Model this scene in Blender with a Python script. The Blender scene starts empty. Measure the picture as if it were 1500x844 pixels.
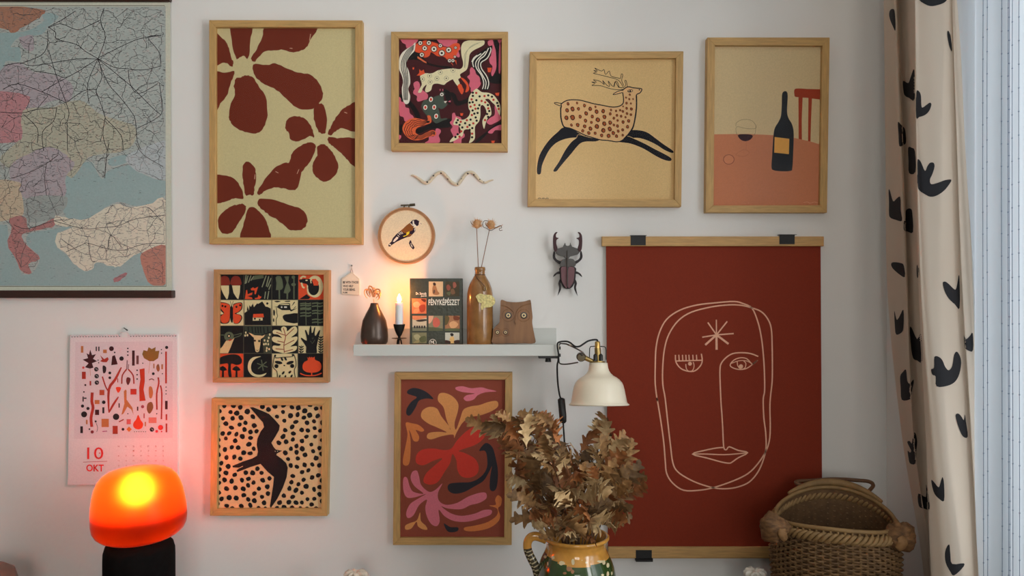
import bpy, bmesh, math, random
from mathutils import Vector, Matrix
from mathutils.geometry import tessellate_polygon
from mathutils.bvhtree import BVHTree

# ---------------------------------------------------------------- camera, world, light, exposure
S, D, CZ = 0.0016, 1.9, 1.35            # metres per photo pixel on the wall, camera distance, camera height
scene = bpy.context.scene
col = scene.collection
cam_d = bpy.data.cameras.new('camera'); cam = bpy.data.objects.new('camera', cam_d); col.objects.link(cam)
cam_d.sensor_width = 36.0; cam_d.lens = 36.0 * D / (1500 * S)
cam.location = (0, -D, CZ); cam.rotation_euler = (math.pi / 2, 0, 0)
scene.camera = cam
scene.view_settings.view_transform = 'Standard'; scene.view_settings.look = 'None'
scene.view_settings.exposure = -0.17; scene.view_settings.gamma = 1.0; scene.view_settings.use_curve_mapping = False
world = bpy.data.worlds.new('sky'); scene.world = world; world.use_nodes = True
wb = world.node_tree.nodes['Background']; wb.inputs[0].default_value = (0.74, 0.86, 1.0, 1); wb.inputs[1].default_value = 0.38
XR, XL, YB, ZC = 0.878, -2.7, -4.3, 2.6       # right wall, left wall, wall behind the camera, ceiling
WIN = [(-1.95, -0.34, 0.75, 2.34)]            # window in the right wall: y0, y1, z0, z1
WINF = (-0.55, 0.70, 0.95, 2.35)              # added opening behind the camera, made up for fill light: x0, x1, z0, z1
def daylight(name, y0, y1, z0, z1, power, color):
    l = bpy.data.lights.new(name, 'AREA'); l.shape = 'RECTANGLE'; l.size = z1 - z0; l.size_y = y1 - y0
    l.energy = power; l.color = color
    o = bpy.data.objects.new(name, l); col.objects.link(o)
    o.location = (XR + 0.30, (y0 + y1) / 2, (z0 + z1) / 2); o.rotation_euler = (0, math.pi / 2, 0)
    return o
daylight('daylight_at_window', -1.95, -0.88, 0.75, 2.34, 49, (0.99, 0.98, 0.955))
daylight('daylight_behind_sheer', -0.88, -0.34, 0.75, 2.34, 2.6, (0.82, 0.94, 1.0))
fl_ = daylight('added_front_fill', *WINF, 40, (1.0, 0.965, 0.90))  # fill light added behind the camera to even out the picture wall
fl_.location = ((WINF[0]+WINF[1])/2, YB-0.30, (WINF[2]+WINF[3])/2); fl_.rotation_euler = (math.pi/2, 0, 0); fl_.data.size, fl_.data.size_y = WINF[1]-WINF[0], WINF[3]-WINF[2]

# ---------------------------------------------------------------- helpers
LF = 0.68
def lin(c): return c / 12.92 if c <= 0.04045 else ((c + 0.055) / 1.055) ** 2.4
def C(r, g, b, f=None):
    f = f or LF
    c = [lin(v / 255) / f for v in (r, g, b)]; k = min(1.0, 0.86 / max(c))
    return tuple(v * k for v in c)
def W(px, py, y):
    f = (D + y) / D
    return Vector(((px - 750) * S * f, y, CZ - (py - 422) * S * f))
def K(y): return S * (D + y) / D
def T(ox, oy, s): return lambda pts: [(ox + x / s, oy + y / s) for x, y in pts]

_m = {}
def mat(name, color, rough=0.6, metal=0.0, noise=0.0, scale=40, bump=0.0, coat=0.0, stretch=None, color2=None, rand=0.0, spec=0.5):
    if name in _m: return _m[name]
    m = bpy.data.materials.new(name); m.use_nodes = True; _m[name] = m
    nt = m.node_tree; N = nt.nodes; L = nt.links; p = N['Principled BSDF']
    p.inputs['Base Color'].default_value = (*color, 1); p.inputs['Roughness'].default_value = rough
    p.inputs['Metallic'].default_value = metal; p.inputs['Coat Weight'].default_value = coat
    p.inputs['Specular IOR Level'].default_value = spec
    if noise or bump or color2:
        tc = N.new('ShaderNodeTexCoord'); mp = N.new('ShaderNodeMapping'); nz = N.new('ShaderNodeTexNoise')
        nz.inputs['Scale'].default_value = scale; nz.inputs['Detail'].default_value = 5
        if stretch: mp.inputs['Scale'].default_value = stretch
        L.new(tc.outputs['Object'], mp.inputs[0]); L.new(mp.outputs[0], nz.inputs['Vector'])
        c2 = color2 or tuple(max(0, v * (1 - noise)) for v in color)
        c1 = color if color2 else tuple(min(1, v * (1 + noise)) for v in color)
        rp = N.new('ShaderNodeValToRGB'); rp.color_ramp.elements[0].position = 0.3; rp.color_ramp.elements[1].position = 0.7
        rp.color_ramp.elements[0].color = (*c2, 1); rp.color_ramp.elements[1].color = (*c1, 1)
        L.new(nz.outputs['Fac'], rp.inputs[0]); out = rp.outputs[0]
        if rand:
            oi = N.new('ShaderNodeObjectInfo'); hs = N.new('ShaderNodeHueSaturation')
            mr = N.new('ShaderNodeMapRange'); mr.inputs[3].default_value = 1 - rand; mr.inputs[4].default_value = 1 + rand
            L.new(oi.outputs['Random'], mr.inputs[0]); L.new(mr.outputs[0], hs.inputs['Value']); L.new(out, hs.inputs['Color']); out = hs.outputs[0]
        L.new(out, p.inputs['Base Color'])
        if bump:
            b = N.new('ShaderNodeBump'); b.inputs['Strength'].default_value = bump; b.inputs['Distance'].default_value = 0.002
            L.new(nz.outputs['Fac'], b.inputs['Height']); L.new(b.outputs[0], p.inputs['Normal'])
    return m
def attr_mat(name, rough=0.75, coat=0.0, noise=0.06, scale=300, bump=0.05, spec=0.3):
    if name in _m: return _m[name]
    m = bpy.data.materials.new(name); m.use_nodes = True; _m[name] = m
    nt = m.node_tree; N = nt.nodes; L = nt.links; p = N['Principled BSDF']
    p.inputs['Roughness'].default_value = rough; p.inputs['Coat Weight'].default_value = coat; p.inputs['Specular IOR Level'].default_value = spec
    a = N.new('ShaderNodeAttribute'); a.attribute_name = 'Col'
    tc = N.new('ShaderNodeTexCoord'); nz = N.new('ShaderNodeTexNoise'); nz.inputs['Scale'].default_value = scale; nz.inputs['Detail'].default_value = 4
    mr = N.new('ShaderNodeMapRange'); mr.inputs[1].default_value = 0.25; mr.inputs[2].default_value = 0.75
    mr.inputs[3].default_value = 1 - noise; mr.inputs[4].default_value = 1 + noise
    hs = N.new('ShaderNodeHueSaturation')
    L.new(tc.outputs['Object'], nz.inputs['Vector']); L.new(nz.outputs['Fac'], mr.inputs[0]); L.new(mr.outputs[0], hs.inputs['Value'])
    L.new(a.outputs['Color'], hs.inputs['Color']); L.new(hs.outputs[0], p.inputs['Base Color'])
    b = N.new('ShaderNodeBump'); b.inputs['Strength'].default_value = bump; b.inputs['Distance'].default_value = 0.001
    L.new(nz.outputs['Fac'], b.inputs['Height']); L.new(b.outputs[0], p.inputs['Normal'])
    return m
def glass_mat(name, tint=(1, 1, 1), base=0.0):
    if name in _m: return _m[name]
    m = bpy.data.materials.new(name); m.use_nodes = True; _m[name] = m
    nt = m.node_tree; N = nt.nodes; L = nt.links; N.remove(N['Principled BSDF'])
    t = N.new('ShaderNodeBsdfTransparent'); t.inputs[0].default_value = (*tint, 1)
    g = N.new('ShaderNodeBsdfGlossy'); g.inputs['Roughness'].default_value = 0.12
    f = N.new('ShaderNodeFresnel'); f.inputs[0].default_value = 1.13; x = N.new('ShaderNodeMixShader')
    L.new(f.outputs[0], x.inputs[0]); L.new(t.outputs[0], x.inputs[1]); L.new(g.outputs[0], x.inputs[2])
    L.new(x.outputs[0], N['Material Output'].inputs[0])
    return m
def cloth_mat(name, color, trans=0.0, transl=0.3, rough=0.9):
    """cloth: some light straight through the weave (trans), some scattered through (transl), rest diffuse"""
    if name in _m: return _m[name]
    m = bpy.data.materials.new(name); m.use_nodes = True; _m[name] = m
    nt = m.node_tree; N = nt.nodes; L = nt.links; N.remove(N['Principled BSDF'])
    d = N.new('ShaderNodeBsdfDiffuse'); d.inputs[0].default_value = (*color, 1)
    t = N.new('ShaderNodeBsdfTranslucent'); t.inputs[0].default_value = (*color, 1)
    x = N.new('ShaderNodeMixShader'); x.inputs[0].default_value = transl
    L.new(d.outputs[0], x.inputs[1]); L.new(t.outputs[0], x.inputs[2]); out = x.outputs[0]
    if trans:
        tr = N.new('ShaderNodeBsdfTransparent'); x2 = N.new('ShaderNodeMixShader'); x2.inputs[0].default_value = trans
        L.new(out, x2.inputs[1]); L.new(tr.outputs[0], x2.inputs[2]); out = x2.outputs[0]
    L.new(out, N['Material Output'].inputs[0])
    return m

class MB:
    def __init__(s): s.v = []; s.f = []; s.c = []
    def add(s, verts, faces, color=None):
        n = len(s.v); s.v += [Vector(p) for p in verts]
        for f in faces: s.f.append(tuple(i + n for i in f)); s.c.append(color)
        return s
    def box(s, a, b, color=None):
        (x0, y0, z0), (x1, y1, z1) = a, b
        x0, x1 = sorted((x0, x1)); y0, y1 = sorted((y0, y1)); z0, z1 = sorted((z0, z1))
        return s.add([(x0,y0,z0),(x1,y0,z0),(x1,y1,z0),(x0,y1,z0),(x0,y0,z1),(x1,y0,z1),(x1,y1,z1),(x0,y1,z1)],
              [(0,3,2,1),(4,5,6,7),(0,1,5,4),(1,2,6,5),(2,3,7,6),(3,0,4,7)], color)
    def prism(s, poly, ya, yb, color=None):
        """poly: list of Vectors (x, z); extruded from ya (front) to yb (back)"""
        n = len(poly); fr = [(p[0], ya, p[1]) for p in poly]; bk = [(p[0], yb, p[1]) for p in poly]
        tri = tessellate_polygon([[Vector((p[0], p[1], 0)) for p in poly]])
        fs = []
        for a, b, c in tri: fs.append((a, b, c)); fs.append((n + c, n + b, n + a))
        for i in range(n): j = (i + 1) % n; fs.append((i, j, n + j, n + i))
        return s.add(fr + bk, fs, color)
    def tube(s, pts, rad, sides=8, color=None, closed=False, caps=True, flat=1.0):
        pts = [Vector(p) for p in pts]; n = len(pts)
        if not hasattr(rad, '__len__'): rad = [rad] * n
        vs = []; up = None
        for i, p in enumerate(pts):
            if closed: t = pts[(i + 1) % n] - pts[i - 1]
            else: t = pts[min(i + 1, n - 1)] - pts[max(i - 1, 0)]
            if t.length < 1e-9: t = Vector((0, 0, 1))
            t.normalize()
            if up is None:
                up = Vector((0, 1, 0)) if abs(t.y) < 0.9 else Vector((1, 0, 0))
            u = (up - t * up.dot(t))
            if u.length < 1e-6: u = t.orthogonal()
            u.normalize(); w = t.cross(u); up = u
            for k in range(sides):
                a = 2 * math.pi * k / sides
                vs.append(p + (u * math.cos(a) * flat + w * math.sin(a)) * rad[i])
        fs = []
        for i in range(n if closed else n - 1):
            j = (i + 1) % n
            for k in range(sides):
                l = (k + 1) % sides; fs.append((i*sides+k, i*sides+l, j*sides+l, j*sides+k))
        if caps and not closed:
            fs.append(tuple(range(sides))[::-1]); fs.append(tuple((n-1)*sides + k for k in range(sides)))
        return s.add(vs, fs, color)
    def lathe(s, prof, c, seg=40, color=None, cap0=False, cap1=False, M=None, colf=None):
        """prof: (radius, height above c)"""
        c = Vector(c); vs = []
        for r, z in prof:
            for k in range(seg):
                a = 2 * math.pi * k / seg; p = Vector((r * math.cos(a), r * math.sin(a), z))
                vs.append(c + (M @ p if M else p))
        n0 = len(s.v); s.v += vs
        for i in range(len(prof) - 1):
            for k in range(seg):
                l = (k + 1) % seg; s.f.append(tuple(n0 + q for q in (i*seg+k, i*seg+l, (i+1)*seg+l, (i+1)*seg+k)))
                s.c.append(colf(i, k) if colf else color)
        if cap0: s.f.append(tuple(n0 + k for k in range(seg))[::-1]); s.c.append(color)
        if cap1: s.f.append(tuple(n0 + (len(prof)-1)*seg + k for k in range(seg))); s.c.append(color)
        return s
    def ball(s, c, r, seg=10, rings=6, color=None, sc=(1, 1, 1)):
        c = Vector(c); vs = [c + Vector((0, 0, -r * sc[2]))]; fs = []
        for i in range(1, rings):
            t = math.pi * i / rings
            for k in range(seg):
                a = 2 * math.pi * k / seg
                vs.append(c + Vector((r*sc[0]*math.sin(t)*math.cos(a), r*sc[1]*math.sin(t)*math.sin(a), -r*sc[2]*math.cos(t))))
        vs.append(c + Vector((0, 0, r * sc[2]))); e = len(vs) - 1
        for k in range(seg):
            l = (k + 1) % seg; fs.append((0, 1 + l, 1 + k)); fs.append((e, 1 + (rings-2)*seg + k, 1 + (rings-2)*seg + l))
            for i in range(rings - 2): fs.append((1+i*seg+k, 1+i*seg+l, 1+(i+1)*seg+l, 1+(i+1)*seg+k))
        return s.add(vs, fs, color)
    def build(s, name, m, parent=None, smooth=False, bevel=0, fix=True):
        off = parent_world(parent); me = bpy.data.meshes.new(name)
        me.from_pydata([p - off for p in s.v], [], s.f)
        if any(c is not None for c in s.c):
            at = me.color_attributes.new('Col', 'FLOAT_COLOR', 'CORNER'); d = []
            for f, c in zip(s.f, s.c): d += [*(c or (0.5, 0.5, 0.5)), 1.0] * len(f)
            at.data.foreach_set('color', d)
        if fix:
            b = bmesh.new(); b.from_mesh(me); bmesh.ops.recalc_face_normals(b, faces=b.faces); b.to_mesh(me); b.free()
        if smooth:
            me.polygons.foreach_set('use_smooth', [True] * len(me.polygons))
            if smooth != 2: me.set_sharp_from_angle(angle=math.radians(50))
        me.materials.append(m)
        o = bpy.data.objects.new(name, me); col.objects.link(o)
        if parent: o.parent = parent
        if bevel:
            bv = o.modifiers.new('bevel', 'BEVEL'); bv.width = bevel; bv.segments = 2; bv.limit_method = 'ANGLE'
        return o
def parent_world(p):
    v = Vector((0, 0, 0))
    while p: v = v + p.location; p = p.parent
    return v
def thing(name, loc, label, cat, group=None):
    o = bpy.data.objects.new(name, None); col.objects.link(o); o.location = loc; o.empty_display_size = 0.05
    o['label'] = label; o['category'] = cat
    if group: o['group'] = group
    return o
def tag(o, label, cat, group=None):
    o['label'] = label; o['category'] = cat
    if group: o['group'] = group
    return o
def struct(o): o['kind'] = 'structure'; return o
def cat_(pts, n=6, closed=True):
    """Catmull-Rom through points of any dimension"""
    P = [Vector(p) for p in pts]; N = len(P); out = []
    for i in range(N if closed else N - 1):
        if closed: a, b, c, d = P[i-1], P[i], P[(i+1) % N], P[(i+2) % N]
        else: a, b, c, d = P[max(i-1, 0)], P[i], P[i+1], P[min(i+2, N-1)]
        for k in range(n):
            t = k / n
            out.append(0.5*((2*b) + (c-a)*t + (2*a-5*b+4*c-d)*t*t + (3*b-a-3*c+d)*t*t*t))
    if not closed: out.append(P[-1])
    return out
def clip(poly, r):
    x0, y0, x1, y1 = r
    for ax, v, sg in ((0, x0, 1), (0, x1, -1), (1, y0, 1), (1, y1, -1)):
        out = []
        for i in range(len(poly)):
            p, q = poly[i-1], poly[i]; ip = (p[ax]-v)*sg >= 0; iq = (q[ax]-v)*sg >= 0
            if ip != iq:
                t = (v - p[ax]) / (q[ax] - p[ax]); out.append((p[0]+(q[0]-p[0])*t, p[1]+(q[1]-p[1])*t))
            if iq: out.append((q[0], q[1]))
        poly = out
        if not poly: return []
    return poly
def text_tris(txt, bold=0.0):
    cu = bpy.data.curves.new('lettering', 'FONT'); cu.body = txt; cu.offset = bold; cu.resolution_u = 3
    o = bpy.data.objects.new('lettering', cu); col.objects.link(o)
    dg = bpy.context.evaluated_depsgraph_get(); me = bpy.data.meshes.new_from_object(o.evaluated_get(dg))
    v = [(p.co.x, p.co.y) for p in me.vertices]; f = [tuple(p.vertices) for p in me.polygons]
    bpy.data.objects.remove(o); bpy.data.curves.remove(cu); bpy.data.meshes.remove(me)
    return v, f

class Art:
    """flat print: coloured paper shapes in photo pixels, on a plane at depth y (optionally warped)"""
    STEP = 9e-6
    def __init__(s, y, rect=None): s.y = y; s.r = rect; s.n = 0; s.mb = MB(); s.map = lambda p, dy: W(p[0], p[1], s.y - dy)
    def poly(s, pts, color, smooth=0, layer=None):
        pts = [tuple(p)[:2] for p in (cat_(pts, smooth) if smooth else pts)]
        if s.r: pts = clip(pts, s.r)
        q = []
        for p in pts:
            if not q or (abs(p[0]-q[-1][0]) + abs(p[1]-q[-1][1])) > 0.02: q.append(p)
        if len(q) < 3: return
        s.n += 1
        tri = tessellate_polygon([[Vector((p[0], -p[1], 0)) for p in q]])
        s.mb.add([s.map(p, s.n * s.STEP) for p in q], tri, color)
    def rect(s, x0, y0, x1, y1, color): s.poly([(x0,y0),(x1,y0),(x1,y1),(x0,y1)], color)
    def disc(s, x, y, r, color, n=12, ry=None, rot=0, jit=0, rng=random):
        ry = ry or r; P = []
        for k in range(n):
            a = 2*math.pi*k/n; j = 1 + rng.uniform(-jit, jit); u, v = r*j*math.cos(a), ry*j*math.sin(a)
            P.append((x + u*math.cos(rot) - v*math.sin(rot), y + u*math.sin(rot) + v*math.cos(rot)))
        s.poly(P, color)
    def stroke(s, pts, w, color, closed=False, smooth=0, taper=False):
        P = [Vector(tuple(p)[:2]) for p in (cat_(pts, smooth, closed) if smooth else pts)]
        n = len(P); L = []; R = []
        for i, p in enumerate(P):
            a = P[i-1] if (i or closed) else p; b = P[(i+1) % n] if (i < n-1 or closed) else p
            t = b - a
            if t.length < 1e-6: t = Vector((1, 0))
            t.normalize(); nn = Vector((-t.y, t.x)); ww = w/2
            if taper: ww *= max(0.15, math.sin(math.pi * min(1, (i+0.5)/n)))**0.5
            L.append(p + nn*ww); R.append(p - nn*ww)
        s.n += 1; vs = []; fs = []
        for i in range(n if closed else n-1):
            j = (i+1) % n; q = [L[i], L[j], R[j], R[i]]
            if s.r:
                q = clip([tuple(p) for p in q], s.r)
                if len(q) < 3: continue
            m = len(vs); vs += [s.map(p, s.n*s.STEP) for p in q]; fs.append(tuple(range(m, m+len(q))))
        if fs: s.mb.add(vs, fs, color)
    def text(s, txt, x0, y0, x1, y1, color, bold=0.0):
        v, f = text_tris(txt, bold)
        ax, bx = min(p[0] for p in v), max(p[0] for p in v); ay, by = min(p[1] for p in v), max(p[1] for p in v)
        s.n += 1
        s.mb.add([s.map((x0+(p[0]-ax)/(bx-ax)*(x1-x0), y1-(p[1]-ay)/(by-ay)*(y1-y0)), s.n*s.STEP) for p in v], f, color)
    def build(s, name, m, parent): return s.mb.build(name, m, parent, fix=False)
rng = random.Random(7)

# ---------------------------------------------------------------- materials
M_wall = mat('white_wall_paint', (0.845, 0.838, 0.815), 0.9, noise=0.015, scale=6, bump=0.04)
M_ceil = mat('ceiling_paint', (0.8, 0.8, 0.78), 0.9, noise=0.01, scale=5)
M_room = mat('greige_wall_paint', (0.40, 0.39, 0.36), 0.9, noise=0.02, scale=6)
M_floor = mat('oak_floor', (0.17, 0.11, 0.07), 0.45, noise=0.25, scale=6, stretch=(1, 8, 1))
M_print = attr_mat('printed_paper')
M_linen = attr_mat('printed_linen', 0.9, noise=0.10, scale=420, bump=0.2)
M_white = mat('white_lacquer', C(172, 175, 171), 0.4, noise=0.01, scale=10)
FR = C(164, 131, 80)
M_fh = mat('pale_wood_across', FR, 0.5, noise=0.14, scale=22, stretch=(1.2, 10, 12), bump=0.05)
M_fv = mat('pale_wood_upright', FR, 0.5, noise=0.14, scale=22, stretch=(12, 10, 1.2), bump=0.05)
FO = C(158, 118, 76)
M_oh = mat('oak_wood_across', FO, 0.55, noise=0.16, scale=22, stretch=(1.2, 10, 12), bump=0.06)
M_ov = mat('oak_wood_upright', FO, 0.55, noise=0.16, scale=22, stretch=(12, 10, 1.2), bump=0.06)
M_glass = glass_mat('clear_glazing')
M_black = mat('black_plastic', (0.012, 0.012, 0.012), 0.45)
M_iron = mat('dark_iron', (0.02, 0.018, 0.017), 0.5, metal=0.6)
M_brass = mat('aged_brass', (0.38, 0.27, 0.10), 0.35, metal=0.9, noise=0.1)
M_nail = mat('steel_nail', (0.12, 0.11, 0.1), 0.4, metal=0.8)

# ---------------------------------------------------------------- setting
struct(MB().box((XL-0.1, 0, -0.1), (XR+0.15, 0.12, ZC+0.1)).build('wall_back', M_wall))
wf = MB(); a_, b_, c_, d_ = WINF
wf.box((XL-0.1, YB-0.12, -0.1), (a_, YB, ZC+0.1)).box((b_, YB-0.12, -0.1), (XR+0.15, YB, ZC+0.1)).box((a_, YB-0.12, -0.1), (b_, YB, c_)).box((a_, YB-0.12, d_), (b_, YB, ZC+0.1))
struct(wf.build('wall_front', M_room))
struct(MB().box((XL-0.12, YB, -0.1), (XL, 0, ZC+0.1)).build('wall_left', M_room))
wr = MB(); cuts = sorted(WIN)
ys = [YB] + [v for w in cuts for v in w[:2]] + [0.0]
for i in range(0, len(ys), 2): wr.box((XR, ys[i], 0), (XR+0.15, ys[i+1], ZC))
for y0, y1, z0, z1 in cuts:
    wr.box((XR, y0, 0), (XR+0.15, y1, z0)); wr.box((XR, y0, z1), (XR+0.15, y1, ZC))
struct(wr.build('wall_right', M_wall))
struct(MB().box((XL-0.1, YB-0.1, -0.12), (XR+0.15, 0.1, 0)).build('floor', M_floor))
struct(MB().box((XL-0.1, YB-0.1, ZC), (XR+0.15, 0.1, ZC+0.12)).build('ceiling', M_ceil))
struct(MB().box((XL, -0.014, 0), (XR, -0.0005, 0.07)).build('baseboard_back', M_white))
for n, (y0, y1, z0, z1) in enumerate(WIN):
    w = bpy.data.objects.new('window_%d' % (n+1), None); col.objects.link(w); w.location = (XR+0.09, (y0+y1)/2, z0); struct(w)
    fr = MB(); a, b = XR+0.06, XR+0.11; ym = (y0+y1)/2
    for (ya, yb, za, zb) in ((y0, y1, z0, z0+0.06), (y0, y1, z1-0.06, z1), (y0, y0+0.06, z0+0.06, z1-0.06), (y1-0.06, y1, z0+0.06, z1-0.06), (ym-0.04, ym+0.04, z0+0.06, z1-0.06)):
        fr.box((a, ya, za), (b, yb, zb))
    fr.build('window_frame', M_white, w)
    for ya, yb in ((y0+0.06, ym-0.04), (ym+0.04, y1-0.06)):
        MB().box((XR+0.08, ya, z0+0.06), (XR+0.084, yb, z1-0.06)).build('pane', M_glass, w)

a_, b_, c_, d_ = WINF
w = bpy.data.objects.new('window_2', None); col.objects.link(w); w.location = ((a_+b_)/2, YB-0.07, c_); struct(w)  # unseen window, added as an opening for the fill light
xm = (a_+b_)/2; fr = MB()
for (xa, xb, za, zb) in ((a_, b_, c_, c_+0.06), (a_, b_, d_-0.06, d_), (a_, a_+0.06, c_+0.06, d_-0.06), (b_-0.06, b_, c_+0.06, d_-0.06), (xm-0.04, xm+0.04, c_+0.06, d_-0.06)): fr.box((xa, YB-0.09, za), (xb, YB-0.04, zb))
fr.build('window_frame', M_white, w)
for xa, xb in ((a_+0.06, xm-0.04), (xm+0.04, b_-0.06)): MB().box((xa, YB-0.068, c_+0.06), (xb, YB-0.064, d_-0.06)).build('pane', M_glass, w)

# sideboard that carries the lamp, jug and basket (just below the picture)
ZT = 0.64
sb = thing('sideboard', (-0.33, -0.26, 0), 'long white sideboard against the wall carrying lamp, jug and basket', 'sideboard')
MB().box((-1.42, -0.50, 0.09), (0.755, -0.016, ZT-0.024)).build('body', M_white, sb)
MB().box((-1.43, -0.515, ZT-0.024), (0.76, -0.016, ZT)).build('top', mat('dark_walnut_top', (0.07,0.045,0.03), 0.4, noise=0.2, scale=12, stretch=(1,8,8)), sb, bevel=0.002)
for i in range(4):
    x0 = -1.41 + i*0.541
    d = MB().box((x0, -0.518, 0.11), (x0+0.529, -0.5, ZT-0.03)).build('door', M_white, sb, bevel=0.002)
    MB().ball((x0+(0.49 if i % 2 == 0 else 0.036), -0.528, 0.42), 0.012).build('knob', M_brass, d, smooth=True)
for x in (-1.37, 0.70):
    for y in (-0.46, -0.06): MB().box((x-0.02, y-0.02, 0), (x+0.02, y+0.02, 0.09)).build('leg', M_oh, sb)
# ---------------------------------------------------------------- framed pictures
YF, YP, YG = -0.022, -0.011, -0.0165      # front of a frame, its print, its glazing
def framed(outer, inner, label, wood='pale', name='framed_picture'):
    """outer / inner: TL, TR, BR, BL corners in photo pixels"""
    cx = sum(p[0] for p in outer)/4; bot = max(p[1] for p in outer)
    t = thing(name, W(cx, bot, -0.002), label, 'picture', 'framed prints on the white wall')
    o = [W(p[0], p[1], YF) for p in outer]; i = [W(p[0], p[1], YF) for p in inner]
    for k in range(4):
        l = (k+1) % 4; a, b, c, d = o[k], o[l], i[l], i[k]
        mm = (M_fh, M_fv, M_fh, M_fv)[k] if wood == 'pale' else (M_oh, M_ov, M_oh, M_ov)[k]
        MB().prism([(p.x, p.z) for p in (a, b, c, d)], YF, 0.0).build('frame_rail', mm, t, bevel=0.0008)
    ip = [W(*p, YG) for p in inner]
    e = 0.0008
    MB().box((min(p.x for p in ip)+e, YG, min(p.z for p in ip)+e), (max(p.x for p in ip)-e, YG+0.001, max(p.z for p in ip)-e)).build('glass_pane', M_glass, t)
    r = (min(p[0] for p in inner)-2, min(p[1] for p in inner)-2, max(p[0] for p in inner)+2, max(p[1] for p in inner)+2)
    MB().box(W(r[0]-3, r[1]-3, YP+0.001), W(r[2]+3, r[3]+3, -0.004)).build('backing_board', M_oh, t)
    return t, Art(YP, r), r
K0 = C(22, 20, 22)                        # printing black

# --- three rust flowers on cream
t, A, r = framed([(306.2,29.3),(530.8,29.8),(530.5,358.2),(306.3,357.8)], [(315.8,39.5),(520,39.8),(519.8,348.2),(315.8,348)],
                 'tall pale wood frame with three large rust red flowers on cream')
A.rect(*r, C(182,170,128)); q = T(295, 20, 2.412); RU = C(100,37,20)
for p in [
 [(105,40),(178,40),(172,100),(166,157),(150,150),(135,155),(122,158),(110,110)],
 [(236,40),(402,40),(385,95),(372,118),(345,133),(320,137),(290,128),(255,130),(225,135),(205,152),(186,170),(176,158),(195,125),(215,85)],
 [(184,180),(230,181),(262,176),(300,192),(340,207),(385,216),(412,240),(428,275),(428,300),(412,318),(395,336),(355,338),(325,325),(300,300),(265,270),(225,250),(200,232),(186,212)],
 [(122,230),(140,224),(160,218),(182,225),(205,258),(228,295),(234,350),(228,385),(210,415),(185,423),(155,418),(120,402),(102,380),(98,360),(105,320),(118,285),(115,255)],
 [(44,212),(85,210),(115,202),(112,225),(100,255),(90,290),(68,318),(44,348)],
 [(44,68),(75,88),(95,115),(105,150),(112,172),(108,188),(95,178),(75,172),(44,182)],
 [(400,330),(415,318),(432,324),(443,365),(440,415),(430,425),(415,418),(402,390),(396,360)],
 [(552,317),(515,328),(492,345),(470,375),(455,405),(446,425),(458,430),(475,415),(500,405),(552,413)],
 [(450,437),(480,440),(510,438),(552,451),(552,540),(520,522),(505,505),(480,482),(460,465),(448,452)],
 [(410,470),(425,462),(442,466),(458,485),(475,510),(483,545),(470,575),(445,593),(425,592),(400,570),(392,545),(398,520),(410,500)],
 [(398,458),(404,470),(395,500),(380,530),(355,560),(345,600),(338,618),(320,625),(290,618),(255,615),(225,625),(205,642),(198,632),(215,600),(240,565),(265,540),(295,528),(312,524),(318,500),(335,478),(360,462),(380,455)],
 [(398,437),(385,432),(360,445),(335,451),(315,445),(308,420),(297,410),(298,385),(310,367),(335,362),(360,368),(380,385),(393,410)],
 [(150,530),(170,525),(188,545),(194,575),(188,615),(185,640),(170,640),(155,640),(148,600),(145,560)],
 [(44,576),(85,573),(110,580),(135,605),(148,640),(146,655),(120,652),(95,660),(75,667),(44,664)],
 [(148,672),(158,685),(150,710),(135,735),(118,762),(100,777),(75,775),(60,755),(60,725),(80,698),(105,680),(130,675)],
 [(165,688),(185,683),(205,700),(228,730),(238,760),(238,800),(141,800),(148,750),(155,720)],
 [(205,655),(240,655),(280,665),(320,680),(355,692),(374,720),(372,745),(355,763),(325,767),(300,755),(270,730),(240,712),(215,692),(200,675)]]:
    pp = [tuple(v) for v in cat_(p, 4)]
    A.poly(q([(x+rng.uniform(-1.6,1.6), y+rng.uniform(-1.6,1.6)) for x, y in pp]), RU)
for x0,y0,x1,y1 in [(386,72,382,95),(322,123,312,122),(190,568,188,585),(262,558,272,563),(345,550,338,566),(505,348,515,352),(270,47,300,47)]:
    A.stroke(q([(x0,y0),(x1,y1)]), 0.9, C(190,150,125))
A.build('print', M_print, t)

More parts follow.
